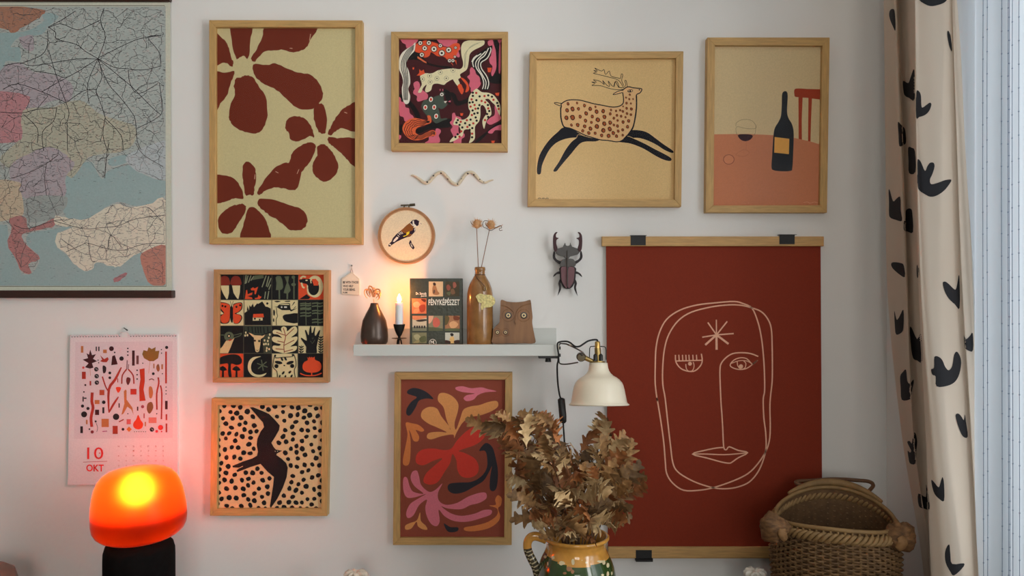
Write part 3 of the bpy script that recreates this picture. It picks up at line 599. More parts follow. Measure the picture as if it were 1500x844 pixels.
# --- leafy cut-outs on brown
t, A, r = framed([(578,545.8),(750.6,545.8),(749.6,798.8),(575.5,798.8)], [(586.8,556.2),(740,556.5),(738.6,788.4),(585.8,788.4)],
                 'tall pale wood frame with pink, peach, red and black leafy cut-out shapes on brown')
A.rect(*r, C(130,63,47)); q = T(565, 535, 3.07)
PCH = C(226,154,92); NVY = C(42,40,46); RED = C(190,56,44); PNK = C(200,108,122); OCH = C(196,114,62)
for cc, p in [(NVY,[(98,115),(120,103),(150,106),(185,122),(215,152),(185,150),(150,160),(135,190),(110,226),(93,220),(95,195),(115,165),(140,145),(115,135),(98,128)]),
 (PNK,[(315,100),(345,95),(385,104),(430,100),(460,108),(498,118),(450,122),(415,135),(395,155),(365,162),(350,150),(365,135),(400,128),(350,122),(318,112)]),
 (PCH,[(240,130),(265,125),(300,140),(325,170),(325,205),(310,260),(316,290),(335,240),(350,200),(385,185),(420,180),(465,165),(500,162),(505,185),(480,205),(430,225),(380,235),(345,260),(318,305),(308,328),(302,312),(250,320),(205,334),(185,325),(195,305),(240,300),(275,302),(230,280),(190,262),(160,235),(165,205),(195,188),(230,195),(250,230),(285,275),(290,290),(272,240),(260,190),(235,160)]),
 (OCH,[(90,260),(120,262),(150,270),(173,292),(160,300),(135,292),(150,320),(145,342),(125,340),(112,305),(105,295),(112,340),(110,420),(100,450),(80,448),(78,420),(90,360),(98,310)]),
 (RED,[(440,275),(460,290),(440,330),(400,360),(330,385),(355,395),(400,420),(418,455),(410,490),(375,507),(340,500),(322,470),(318,430),(300,400),(290,440),(265,480),(235,525),(200,538),(170,525),(180,490),(210,460),(255,420),(215,430),(170,450),(138,440),(138,405),(165,380),(215,375),(260,382),(295,375),(320,340),(360,300),(400,275)]),
 (NVY,[(420,385),(450,350),(480,370),(495,420),(505,480),(500,545),(485,567),(468,555),(470,500),(478,455),(465,480),(440,520),(400,545),(350,572),(305,578),(280,560),(285,535),(330,528),(385,525),(430,500),(455,460),(455,410),(445,385)]),
 (PNK,[(78,520),(85,503),(98,510),(108,545),(125,570),(170,578),(130,545),(112,510),(120,480),(140,475),(150,500),(160,540),(195,570),(225,560),(255,532),(235,575),(240,610),(270,628),(320,620),(370,592),(420,575),(450,575),(452,600),(420,620),(380,630),(340,648),(280,645),(250,635),(290,665),(340,678),(400,668),(440,652),(475,652),(472,672),(430,688),(370,704),(310,702),(265,680),(238,650),(243,700),(230,724),(205,715),(185,680),(178,640),(185,605),(150,630),(125,675),(100,688),(92,665),(110,625),(150,598),(180,580),(130,595),(95,595),(80,565)]),
 (OCH,[(505,585),(522,600),(518,630),(505,645),(515,680),(500,710),(460,735),(400,747),(358,745),(355,730),(400,722),(460,705),(500,675),(500,645),(465,632),(495,628),(492,605)]),
 (PCH,[(155,662),(158,700),(180,722),(187,740),(165,738),(145,725),(138,705),(115,735),(90,740),(88,722),(110,710),(140,698)]),
 (NVY,[(262,712),(290,728),(325,730),(322,747),(290,752),(272,740)])]:
    A.poly(q(p), cc, 4)
A.build('print', M_print, t)
# ---------------------------------------------------------------- wall map
ym = -0.010
t = thing('wall_map', W(20, 437, -0.002), 'large old road map of eastern Europe hung between dark wooden rods', 'map')
M_rod = mat('dark_stained_rod', C(48,28,22), 0.5, noise=0.2, scale=30, stretch=(1, 10, 10))
x0 = -420
MB().tube([W(x0-8, -3.5, -0.0095), W(249.5, -2.5, -0.0095)], 0.0095, 12).build('top_rod', M_rod, t, smooth=True)
MB().box(W(x0-8, 425.5, -0.018), W(257.3, 436.5, 0.0)).build('bottom_rod', M_rod, t, bevel=0.002)
A = Art(ym, (x0, -2, 252, 428)); SEA = C(132,152,153); PAP = C(176,178,164)
A.poly([(x0,-2),(249.3,-2),(251.8,428),(x0,428)], PAP)
A.stroke([(x0,8),(241,8.3),(243.5,419.6),(x0,419.6)], 0.9, C(70,66,58)); A.stroke([(x0,3.5),(247,3.8)], 0.6, C(100,98,88))
A.r = (x0, 9.6, 242.6, 418.6)
CB = C
def C(r_, g_, b_):                       # faded inks of an old map
    m_ = (r_+g_+b_)/3; return CB(*[m_+(v-m_)*0.52 for v in (r_,g_,b_)])
c1 = T(0, 0, 3.835); c2 = T(0, 210, 3.5185)
A.rect(x0, 9, 243, 419, C(146,160,154))
LAV = C(152,138,148)
seas = [c1([(-1600,250),(0,185),(130,178),(200,150),(245,115),(235,70),(330,90),(270,150),(230,195),(110,208),(60,265),(110,268),(112,345),(30,345),(15,440),(-60,480),(-700,460),(-1600,470)]),
        c2([(340,180),(370,125),(400,112),(470,95),(500,150),(530,185),(560,140),(660,112),(720,150),(800,185),(870,200),(866,250),(800,305),(700,322),(620,302),(560,320),(480,375),(430,392),(350,388),(322,330),(335,260)]),
        c2([(560,85),(610,65),(665,60),(650,100),(570,118)]),
        c2([(-1600,300),(-600,350),(-300,480),(0,420),(40,440),(45,520),(90,600),(110,670),(165,670),(205,590),(140,520),(150,465),(280,442),(400,405),(340,445),(290,475),(300,540),(350,580),(380,620),(450,657),(500,612),(600,632),(700,572),(730,562),(740,640),(770,700),(780,745),(-1600,745)])]
lands = [(C(180,102,66), c1([(-200,20),(230,50),(222,95),(195,118),(130,150),(65,187),(20,160),(-200,120)])),
 (LAV, c1([(20,380),(110,352),(180,400),(300,420),(410,480),(385,570),(310,560),(240,590),(130,620),(0,510),(-80,500)])), (LAV, c1([(110,212),(185,198),(185,282),(130,265)])),
 (C(190,104,112), c1([(-700,520),(110,520),(130,640),(125,770),(85,800),(-700,800)])),
 (C(160,158,128), c1([(130,622),(310,600),(450,562),(560,642),(740,700),(765,775),(690,850),(500,880),(400,1000),(300,900),(100,960),(0,900),(90,800),(125,770)])),
 (C(178,160,140), c1([(-1600,480),(-700,500),(-700,830),(-300,1000),(-1600,1100)])),
 (LAV, c2([(60,110),(140,60),(250,18),(340,60),(385,112),(340,170),(332,272),(230,292),(120,282),(55,190)])),
 (C(132,146,142), c2([(120,290),(332,270),(330,340),(265,390),(160,410),(130,370)])),
 (C(184,158,118), c2([(-700,200),(40,190),(95,240),(122,300),(110,380),(40,400),(-300,430),(-700,330)])),
 (C(184,96,92), c2([(50,390),(130,380),(150,440),(275,388),(278,425),(195,450),(115,470),(140,530),(205,592),(150,620),(160,672),(112,660),(82,602),(38,520),(60,450)])),
 (C(198,186,156), c2([(285,372),(330,382),(440,392),(520,347),(600,312),(660,327),(760,317),(855,290),(855,532),(760,557),(690,577),(620,632),(570,632),(500,612),(480,642),(440,657),(380,622),(340,572),(290,522),(300,462),(380,432),(290,422)])),
 (C(194,104,80), c2([(730,570),(855,530),(855,722),(775,728),(735,640)])), (C(176,92,98), c2([(585,702),(610,682),(652,665),(640,692),(600,714)])), (C(170,100,100), c2([(190,735),(330,735),(320,752),(200,748)])), (C(150,165,170), c2([(660,60),(800,0),(860,0),(860,180),(720,150),(665,110)]))]
for p in seas: A.poly(p, SEA, 3)
RM = random.Random(11)
def rough(p, n=4, j=1.0):
    return [(v[0]+RM.uniform(-j,j), v[1]+RM.uniform(-j,j)) for v in cat_(p, n)]
for cc, p in lands: A.poly(rough(p), cc)
def sea(x, y): return any(inside(x,y,s) for s in seas) and not any(inside(x,y,p) for _, p in lands)
INK = C(62,58,62); INK2 = C(100,98,98)
nodes = []
for _ in range(14000):
    x, y = RM.uniform(x0+4,241), RM.uniform(11,418)
    if not sea(x,y) and all((x-a_)**2+(y-b_)**2 > 74 for a_,b_ in nodes): nodes.append((x,y))
for i, (x,y) in enumerate(nodes):
    near = sorted(((x-a_)**2+(y-b_)**2, a_, b_) for j,(a_,b_) in enumerate(nodes) if j>i and abs(a_-x)<26 and abs(b_-y)<26)[:2]
    for dd, a_, b_ in near:
        m1 = (x*0.66+a_*0.34+RM.uniform(-2,2), y*0.66+b_*0.34+RM.uniform(-2,2)); m2 = (x*0.33+a_*0.67+RM.uniform(-2,2), y*0.33+b_*0.67+RM.uniform(-2,2))
        if not sea(*m1): A.stroke([(x,y),m1,m2,(a_,b_)], RM.choice((0.35,0.45,0.45,0.7)), INK if RM.random()<0.45 else INK2); A.n -= 1
A.n += 2
for pts in [[(550,330),(430,330),(190,368),(115,355),(20,370)],[(550,330),(480,285),(430,250),(318,222),(316,185),(272,155)],[(550,330),(590,210),(565,115),(585,45)],[(550,330),(740,235),(830,208),(905,203)],[(550,330),(640,378),(715,385),(770,395),(830,392),(905,372)],[(550,330),(605,470),(670,545),(745,640),(765,690),(772,790),(790,844)],[(550,330),(490,470),(500,580)],[(550,330),(570,430),(540,510),(560,570),(590,665)],[(550,330),(720,465),(775,525),(850,600),(905,645)],[(720,390),(730,465),(775,525),(890,470)],[(550,330),(380,435),(310,420),(190,400)],[(272,155),(340,130),(430,165),(500,140),(565,115)],[(272,155),(350,110),(425,62)],[(265,170),(270,250),(235,310),(110,360)],[(270,280),(300,380),(330,470),(370,575),(390,640),(375,690)],[(235,515),(330,460),(380,435)],[(20,500),(100,470),(235,515),(300,545),(370,575)],[(0,630),(120,635),(200,615),(320,605)],[(375,575),(470,510),(545,505)],[(320,605),(300,680),(240,740),(245,844)],[(375,690),(380,844)],[(590,665),(575,760),(600,844)],[(590,665),(680,760),(690,844)],[(895,470),(905,560),(905,645),(770,720)],[(905,203),(830,208),(890,290),(905,360)],[(130,640),(210,720),(210,800)]]:
    A.stroke(c1([(x+RM.uniform(-3,3),y+RM.uniform(-3,3)) for x,y in pts]), 0.85, C(50,44,52), smooth=3)
for pts in [[(340,560),(430,520),(455,515),(560,545),(640,550),(740,520),(850,515)],[(280,400),(430,440),(520,435),(610,425),(700,390),(850,370)],[(455,515),(470,600),(490,612)],[(560,545),(570,470),(630,540)],[(60,180),(150,150),(230,110),(300,60)],[(240,270),(230,180),(240,100)],[(70,420),(140,440),(275,400),(330,395)],[(540,180),(550,60),(560,0)],[(700,0),(740,60),(840,120)]]:
    A.stroke(c2(pts), 0.8, C(70,52,52), smooth=3)
for _ in range(15000):
    x, y = RM.uniform(x0+2,241), RM.uniform(10.5,418)
    if sea(x,y) and RM.random() < 0.93: continue
    l = RM.uniform(1.2,4.4); a_ = RM.uniform(-0.25,0.25)
    A.stroke([(x,y),(x+l*math.cos(a_),y+l*math.sin(a_))], RM.uniform(0.22,0.5), INK if RM.random()<0.4 else INK2); A.n -= 1
A.n += 1
for s in (1,1.6): pass
A.mb.add([W(p[0],p[1],ym+0.0006) for p in ((x0,-2),(249.3,-2),(251.8,428),(x0,428))], [(0,1,2,3)], PAP)
A.build('map_sheet', M_print, t)
C = CB

# ---------------------------------------------------------------- face poster on a wooden hanger
t = thing('hanging_poster', W(1045, 818, -0.002), 'large rust red poster with a one-line face drawing, clipped in wooden hanger bars', 'poster')
A = Art(-0.010); RS = C(113,37,16)
A.poly([(887.6,352),(1202,352),(1204.8,812),(890.6,812)], RS); LC = C(214,164,136)
f1 = T(950, 430, 5.275); f2 = T(950, 580, 5.625)
loop = f1([(68,830),(52,700),(52,560),(58,420),(85,300),(140,200),(240,130),(370,90),(520,72),(660,62),(730,78),(800,115),(845,220),(870,330),(885,450),(895,600),(897,750)]) + \
  f2([(945,30),(950,180),(965,300),(968,430),(945,530),(900,630),(830,710),(740,750),(650,765),(560,762),(450,735),(340,690),(240,625),(200,550),(180,400),(160,230),(137,20)]) + \
  f1([(110,700),(110,560),(125,420),(160,310),(230,210),(330,145),(480,105),(620,88),(720,92),(800,112),(870,140),(920,195),(948,270),(955,400),(957,560),(955,680),(942,800)]) + \
  f2([(1000,100),(1003,260),(995,370),(965,460),(900,560),(820,640),(700,700),(540,755),(420,778),(290,778),(200,720),(150,640),(138,540),(125,380),(100,200),(70,20)])
A.stroke(loop, 2.0, LC, True, 4)
for (x, y), w in [((458,224),2),((524,203),1.7),((608,216),2),((658,310),2),((618,390),3),((526,435),3.2),((438,398),3),((415,338),2)]: A.stroke(f1([(525,320),(x,y)]), w, LC)
A.stroke(f1([(848,487),(790,465),(720,458),(650,465),(600,495),(562,540),(552,590),(553,680),(560,844)]) + f2([(605,160),(612,280),(620,425),(643,443),(665,420),(740,450),(818,468),(740,510),(690,545),(665,555),(600,545),(480,512),(360,480),(460,450),(560,430),(622,425)]), 1.9, LC, smooth=3)
A.stroke(f2([(360,480),(480,480),(620,485),(740,477),(818,468)]), 1.7, LC, smooth=3)
A.stroke(f1([(208,475),(212,530),(250,580),(310,602),(360,597),(400,560),(415,520),(408,466)]), 1.8, LC, smooth=3); A.stroke(f1([(212,522),(300,520),(412,516)]), 1.7, LC)
for x in (234,262,288,312,342,370): A.stroke(f1([(x,474),(x+3,520)]), 1.6, LC)
A.disc(*f1([(320,543)])[0], 2.9, LC); A.stroke(f1([(288,545),(292,580),(310,600),(340,595),(352,560),(345,530)]), 1.3, LC, smooth=3)
A.stroke(f1([(630,555),(660,515),(710,497),(760,505),(803,545),(842,515),(803,548),(760,578),(710,588),(660,578)]), 1.6, LC, True, 3); A.stroke(f1([(640,540),(700,520),(760,522),(800,545)]), 1.2, LC, smooth=3)
A.stroke(f1([(685,525),(690,560),(715,585),(745,575),(752,540),(735,522)]), 1.3, LC, smooth=3); A.disc(*f1([(714,564)])[0], 3.2, LC)
A.mb.add([W(p[0],p[1],-0.0094) for p in ((887.6,352),(1202,352),(1204.8,812),(890.6,812))], [(0,1,2,3)], C(190,180,160))
A.build('poster_sheet', M_print, t)
M_bar = mat('hanger_bar_wood', C(168,132,82), 0.55, noise=0.15, scale=25, stretch=(1, 12, 14), bump=0.05)
for (a, b, c_, d_) in ((881.6,346.4,1204.8,361),(890.5,801.6,1207.5,816.5)):
    bar = MB().box(W(a,b,-0.018), W(c_,d_,-0.0105)).build('hanger_bar', M_bar, t, bevel=0.0015)
    MB().box(W(a,b,-0.0092), W(c_,d_,0.0)).build('hanger_bar', M_bar, t, bevel=0.001)
for x0_, y0_, x1_, y1_ in ((924,345,945.8,359.4),(1142,343.8,1163.8,357.8),(931.6,806.3,954.7,819.4),(1160,806,1183,819)):
    m = MB().box(W(x0_,y0_,-0.0195), W(x1_,y1_,-0.0180)); m.box(W(x0_,y0_-0.4,-0.0195), W(x1_,y0_+0.9,-0.003)) if y0_ < 500 else m.box(W(x0_,y1_-0.9,-0.0195), W(x1_,y1_+0.4,-0.003))
    m.build('black_clip', mat('black_leather_tab', (0.012,0.012,0.013), 0.6, noise=0.2, scale=200), t)

# ---------------------------------------------------------------- calendar
t = thing('wall_calendar', W(180, 711, -0.002), 'white spiral wall calendar for October with rows of small collected things', 'calendar')
A = Art(-0.0085); q = T(80, 470, 3.376)
PG = [(103,491),(259.4,489.6),(260.2,708.5),(99.5,710.6)]
A.poly(PG, C(208,196,198)); A.poly([(110.4,501.2),(252.6,500.2),(252.9,641.6),(108.6,643)], C(196,180,184))
DK = C(60,26,28); RB = C(150,48,36); BKK = C(40,32,34); TN = C(168,104,62); REDC = C(205,45,45)
def blob(p, cc, sm=3): A.poly(q(p), cc, sm)
blob([(176,142),(185,170),(205,165),(190,188),(210,200),(185,210),(192,232),(178,236),(172,236),(150,230),(168,210),(138,192),(165,185),(158,160),(170,168)], DK, 0); A.stroke(q([(175,236),(178,272)]),0.5,TN)
blob([(440,145),(458,150),(465,130),(480,140),(500,130),(498,150),(518,148),(512,185),(490,200),(468,200),(442,185),(433,165)], C(120,88,40), 0); A.stroke(q([(472,200),(465,260)]),0.5,TN)
A.stroke(q([(330,230),(300,290),(268,340),(268,450)]),4,RB,smooth=3,taper=True); A.stroke(q([(236,276),(252,325),(268,352)]),2,RB,smooth=3); A.stroke(q([(316,376),(290,415),(268,455)]),3.2,RB,smooth=3,taper=True)
A.stroke(q([(356,240),(335,270),(332,312)]),2,RB,smooth=3); A.stroke(q([(364,240),(388,270),(392,312)]),2,RB,smooth=3); A.stroke(q([(359,195),(357,240)]),1.6,C(110,90,95)); A.stroke(q([(366,215),(364,240)]),1.2,C(110,90,95))
blob([(420,240),(445,235),(446,300),(440,340),(450,395),(420,398),(418,330),(424,290)], C(165,52,30), 0)
A.stroke(q([(512,280),(515,310),(505,360),(506,440)]),2.4,RB,smooth=3); A.stroke(q([(523,320),(530,360),(528,487)]),2.2,RB,smooth=3); A.stroke(q([(551,152),(551,310)]),2.6,RB)
A.stroke(q([(186,355),(184,400),(190,430),(180,480),(184,525)]),4.2,RB,smooth=3); blob([(413,465),(425,490),(438,510),(430,532),(408,537),(390,525),(390,505),(403,488)], C(200,60,35))
blob([(342,350),(350,340),(356,345),(356,390),(385,430),(390,465),(380,440),(360,425),(340,460),(330,465),(345,410)], TN, 0)
blob([(225,170),(245,190),(262,180),(268,190),(258,205),(240,205),(225,200),(235,192)], RB, 0); blob([(285,175),(298,170),(312,215),(280,220)], DK, 0); blob([(238,222),(255,230),(252,255),(240,258)], BKK); blob([(358,280),(375,285),(372,305),(362,318),(354,300)], C(90,40,40))
blob([(303,330),(328,330),(322,350),(312,355)], C(200,60,35)); A.rect(*q([(375,337)])[0],*q([(405,365)])[0],C(170,52,40)); blob([(466,330),(480,327),(487,355),(480,382),(468,378)], TN); blob([(460,410),(480,402),(488,430),(470,460),(456,440)], C(120,80,50)); blob([(505,220),(515,215),(520,240),(512,252),(503,238)], C(130,80,50))
for x0_,y0_,x1_,y1_,cc in [(130,125,142,158,TN),(203,128,209,150,BKK),(216,128,222,150,BKK),(240,143,258,160,TN),(383,147,396,222,DK),(404,172,416,215,C(100,60,58)),(135,252,154,288,RB),(173,298,181,320,RB),(222,342,246,368,C(160,70,45)),(198,392,222,412,TN),(200,440,220,466,DK),(236,428,246,458,BKK),(232,485,268,526,TN),(356,487,377,512,C(190,90,90)),(465,478,504,506,C(185,110,100)),(287,520,312,560,C(140,50,35)),(127,522,140,556,BKK),(155,490,163,512,TN),(546,396,559,438,DK),(549,462,557,492,RB),(549,508,557,552,RB),(316,408,322,430,DK),(407,425,414,445,DK),(440,458,445,482,RB),(528,215,536,240,TN),(488,212,494,235,TN),(446,500,452,522,TN),(310,285,314,305,RB),(138,375,144,400,BKK),(145,380,158,386,BKK)]: A.rect(*q([(x0_,y0_)])[0],*q([(x1_,y1_)])[0],cc)
for x,y,s_,cc in [(281,138,12,DK),(331,187,11,BKK),(206,240,11,BKK),(208,274,11,BKK),(209,306,11,BKK),(273,258,7,BKK),(273,282,7,BKK),(488,262,7,BKK),(304,475,16,BKK),(146,463,15,BKK),(138,422,8,BKK),(165,434,8,BKK),(243,403,9,BKK),(481,538,11,BKK),(524,528,13,C(205,55,50)),(505,547,7,C(190,50,60)),(529,548,4,C(190,50,60)),(186,550,8,C(110,40,45)),(338,537,7,BKK),(554,132,8,BKK),(362,137,4,BKK),(362,153,4,BKK),(362,170,4,BKK),(408,245,4,BKK),(408,267,4,BKK),(408,288,4,BKK),(551,328,3,BKK),(551,346,3,BKK),(551,362,3,BKK),(528,143,3,BKK),(529,160,3,BKK),(436,210,3,BKK),(215,195,3,BKK),(218,208,3,BKK),(297,157,4,BKK),(145,352,4,BKK),(152,318,5,BKK),(142,232,6,C(185,80,75)),(435,425,8,C(150,60,70)),(533,262,3,BKK),(172,536,4,BKK),(505,460,3,BKK),(203,498,5,BKK),(362,460,3,BKK)]: A.disc(*q([(x,y)])[0], s_/3.376, cc)
for x,y in [(206,240),(208,274),(209,306),(481,538)]: A.stroke(q([(x-4,y-3),(x+4,y-1),(x+4,y+5)]),0.6,C(190,175,178))
blob([(368,523),(382,537),(368,550),(355,537)], C(200,110,50), 0); A.stroke(q([(205,505),(213,530),(208,550)]),0.5,BKK,smooth=3); A.stroke(q([(318,500),(342,488)]),1.6,C(150,60,45)); A.stroke(q([(236,548),(260,546)]),1.2,C(150,70,110)); A.stroke(q([(467,293),(480,287),(492,294)]),1.4,C(110,70,60),smooth=2)
for i in range(6): A.disc(*q([(395+i*11,549)])[0], 0.7, BKK, n=6)
A.stroke(q([(323,135),(332,140),(322,150),(330,158)]),0.6,C(205,170,175),smooth=3)
w_ = T(90, 590, 6.494)
A.text('10', *w_([(245,425)])[0], *w_([(398,538)])[0], REDC, 0.0); A.text('OKT', *w_([(236,588)])[0], *w_([(403,655)])[0], REDC, 0.02); A.stroke(w_([(205,566),(435,558)]),0.7,C(160,60,75)); A.disc(*w_([(363,480)])[0],0.9,REDC)
for k, ch in enumerate('HKSCPSV'):
    x = 545+k*70.5; A.text(ch, *w_([(x-7,408)])[0], *w_([(x+7,424)])[0], C(150,80,75))
    for rr in range(6):
        n_ = rr*7+k-1+1-1
        if 1 <= n_ <= 31: A.text(str(n_), *w_([(x-7,452+rr*47)])[0], *w_([(x+7,464+rr*47)])[0], C(165,110,100))
for k in range(38):
    if not 18 <= k <= 20: A.disc(105.5+k*4.1, 493.6-k*0.038, 0.75, BKK, n=8)
A.build('page', M_print, t)
for k in range(3):
    m = MB(); g = [W(p[0]+(-0.6 if i in (0,3) else 0.8)*k*0.7, p[1]+(0.5*k if i > 1 else 0), -0.008+0.0016*k) for i, p in enumerate(PG)]
    m.prism([(p.x,p.z) for p in g], -0.0080+0.0016*k, -0.0068+0.0016*k+(0.0036 if k == 2 else 0)); m.build('page', mat('white_paper', C(205,200,198), 0.8), t)
for k in range(38):
    if 18 <= k <= 20: continue
    x = 105.5+k*4.1; y = 490.7-k*0.038
    p = [W(x, y+3.2-4.4*0.5*(1-math.cos(a_)), -0.006-0.0052*math.sin(a_)) for a_ in [2*math.pi*i/10 for i in range(10)]]
    MB().tube(p, 0.0006, 5, closed=True).build('wire_loop', mat('white_wire', C(190,190,190), 0.4), t)
    MB().lathe([(0.0012,0),(0.0012,0.0002)], (0,0,0), 8, cap0=True, cap1=True) if False else None
hk = [W(182-7*math.cos(a_), 491-5.5*math.sin(a_), -0.0095) for a_ in [math.pi*i/10 for i in range(11)]]
MB().tube(hk, 0.0008, 6).build('hanging_wire', mat('white_wire', C(190,190,190), 0.4), t)
M2 = MB().box(W(178,487,-0.0092), W(187,494.6,-0.0086)); M2.build('white_tab', mat('white_paper', C(205,200,198), 0.8), t, bevel=0.0002)
nl = MB().tube([W(186.5,484,-0.013), W(183,481.5,-0.009), W(181.5,480.5,-0.0005)], [0.0018,0.0012,0.0012], 8); tag(nl.build('nail', M_nail, None, smooth=True), 'small dark nail above the spiral calendar', 'nail')

# ---------------------------------------------------------------- embroidery hoop
t = thing('embroidery_hoop', W(595.3, 387.5, -0.002), 'round wooden embroidery hoop with a stitched goldfinch', 'embroidery hoop')
yh = -0.016; cxy = W(595.3, 345.4, yh); R0 = 41.6*K(yh); RX = Matrix.Rotation(math.pi/2, 3, 'X')
M_hoop = mat('hoop_beech', C(150,110,72), 0.5, noise=0.12, scale=60)
def ring(name, r0, r1, ya, yb, m):
    return MB().lathe([(r0,0),(r1,0),(r1,yb-ya),(r0,yb-ya),(r0,0)], (cxy.x, ya, cxy.z), 72, M=Matrix.Rotation(-math.pi/2, 3, 'X')).build(name, m, t, smooth=True)
ring('outer_ring', R0*0.955, R0, yh-0.003, 0.0, M_hoop); ring('inner_ring', R0*0.895, R0*0.948, yh-0.001, -0.004, M_hoop)
A = Art(-0.0150); h = T(550, 295, 8.886)
A.disc(595.3, 345.4, 39.2, C(206,190,160), n=64)
PU, BR_, YL = C(36,24,40), C(120,72,34), C(215,190,50); CRW = C(220,212,198)
A.poly(h([(455,275),(480,245),(530,236),(570,258),(560,310),(530,330),(500,310),(490,345),(525,345),(520,390),(490,420),(450,460),(400,470),(330,500),(270,530),(210,570),(190,590),(168,585),(170,560),(210,520),(225,480),(270,430),(320,390),(370,345),(420,305)]), PU)
A.poly(h([(440,285),(480,310),(495,345),(480,380),(430,395),(400,420),(355,400),(330,385),(370,345)]), BR_, 2); A.poly(h([(355,455),(400,440),(405,405),(445,390),(440,420),(420,440),(370,462)]), YL); A.poly(h([(400,468),(450,425),(475,430),(440,460)]), BR_)
for p in [[(482,255),(500,250),(505,290),(540,325),(515,335),(485,310)],[(505,355),(525,345),(512,400)],[(275,460),(300,470),(290,490),(245,530),(225,525),(245,495)],[(170,560),(190,552),(205,565),(195,575)]]: A.poly(h(p), CRW)
for x,y in [(312,415),(330,405),(348,400),(300,440)]: A.stroke(h([(x-12,y-4),(x+10,y+22)]), 0.9, CRW)
A.stroke(h([(455,285),(490,320)]),1.0,CRW); A.poly(h([(565,275),(600,295),(570,298)]), C(214,200,180)); A.stroke(h([(585,285),(602,297)]),0.7,C(140,110,100))
A.poly(h([(448,510),(462,508),(475,550),(495,575),(510,605),(490,628),(455,590),(435,545)]), PU); A.stroke(h([(460,545),(470,590)]),0.8,CRW); A.stroke(h([(475,570),(482,600)]),0.6,CRW)
A.build('stitched_linen', M_linen, t)
MB().tube([W(587,300.8,-0.012), W(600,300.4,-0.012), W(600.2,300.4,-0.012), W(608,299.8,-0.012)], [0.0016,0.0016,0.003,0.003], 10).build('tension_screw', mat('dark_brass', (0.10,0.08,0.05), 0.4, metal=0.8), t, smooth=True)
for x in (592,599): MB().box(W(x-1.2,299.5,-0.016), W(x+1.2,305,-0.008)).build('bracket', mat('dark_brass', (0.1,0.08,0.05)), t)

# ---------------------------------------------------------------- wooden snake
sp = cat_([(320,97),(345,98),(390,125),(430,155),(470,150),(510,105),(550,75),(585,75),(620,110),(660,155),(705,170),(740,130),(775,85),(820,70),(855,95),(890,135),(930,155),(970,140),(1000,132)], 6, False)
q = T(545, 240, 5.626); ys = -0.0038; n = len(sp)
SN = C(184,172,150); rad = [K(ys)/5.626*(4+ (9.5*min(1,(i/n)*7) if i/n < 0.5 else 9.5*min(1,(1-i/n)*4.2))) for i in range(n)]
rad = [r_*1.25 if 1 <= i <= 4 else r_ for i, r_ in enumerate(rad)]
m = MB().tube([W(*q([(p[0],p[1])])[0], ys) for p in sp], rad, 10)
tag(m.build('wooden_snake', mat('pale_carved_wood', SN, 0.6, noise=0.1, scale=120), None, smooth=2), 'small wavy cream wooden snake with dark patches on the wall', 'wall ornament')
snake = bpy.data.objects['wooden_snake']
for x, y, w_, a_ in [(455,152,11,0.6),(508,100,10,-0.8),(568,76,10,0.3),(625,125,8,0.9),(705,168,10,0.1),(740,125,8,-0.9),(788,80,11,-0.6),(840,90,9,0.5),(888,128,7,0.9),(615,95,5,0.8),(480,130,5,-0.8),(920,150,5,0.4)]:
    px, py = q([(x,y)])[0]
    MB().ball(W(px,py,ys-0.0028), w_/5.626*K(ys)*0.95, 8, 5, sc=(1.0,0.5,0.75)).build('dark_patch', mat('dark_burnt_wood', C(44,36,34), 0.6), snake, smooth=True)

# ---------------------------------------------------------------- little paper pouch with a saying
q = T(490, 380, 6.03); t = thing('hanging_paper_tag', W(513.5, 432, -0.002), 'small cream house-shaped paper tag with a printed saying on a string', 'tag')
ring5 = q([(65,172),(150,112),(220,172),(220,316),(65,306)]); g = [W(*p, -0.006) for p in ring5]
MB().prism([(p.x,p.z) for p in g], -0.0058, 0.0).build('pouch', mat('cream_card', C(196,188,172), 0.8, noise=0.03, scale=150), t)
A = Art(-0.0059); BL = C(38,34,34)
for s_, a_, b_, c_, d_ in [('BE WITH THOSE',75,192,212,214),('WHO HELP',75,226,165,246),('YOUR BEING.',75,256,184,278),('RUMI',75,286,114,300)]: A.text(s_, *q([(a_,b_)])[0], *q([(c_,d_)])[0], BL, 0.03)
A.stroke(q([(70,178),(150,120),(216,178)]),0.4,C(160,150,138)); A.build('lettering', M_print, t)
MB().tube([W(*p,-0.0045) for p in q([(138,120),(146,95),(151,66),(157,95),(163,120)])], 0.0005, 5).build('string', mat('brown_string', C(110,80,70), 0.9), t)
tag(MB().tube([W(*q([(152,54)])[0],-0.008), W(*q([(152,58)])[0],-0.0004)], 0.0016, 8).build('nail', M_nail, None, smooth=True), 'small nail holding the paper tag string', 'nail')

# ---------------------------------------------------------------- stag beetle
q = T(790, 330, 7.673); t = thing('stag_beetle', W(831, 434, -0.004), 'layered purple and grey card stag beetle mounted on the wall', 'wall ornament')
M_bb = mat('black_card', C(34,28,30), 0.7, noise=0.1); M_bg = mat('grey_card', C(74,72,70), 0.7, noise=0.08, scale=80); M_bp = mat('purple_card', C(98,68,72), 0.7, noise=0.08, scale=80); M_bpd = mat('dark_plum_card', C(56,30,34), 0.7, noise=0.08)
def slab(name, pts, ya, yb, m, sm=3, mir=False):
    if mir: pts = [(638-x, y) for x, y in pts]
    P = [W(*p, ya) for p in q([tuple(v) for v in cat_(pts, sm)] if sm else pts)]
    return MB().prism([(p.x,p.z) for p in P], ya, yb).build(name, m, t, bevel=0.0003)
jaw = [(205,78),(180,82),(158,120),(155,200),(162,270),(185,300),(205,262),(192,210),(195,165),(220,145),(190,135),(188,105)]
fl = [(165,290),(152,340),(160,380),(200,420),(240,440),(245,410),(205,390),(180,360),(178,310)]
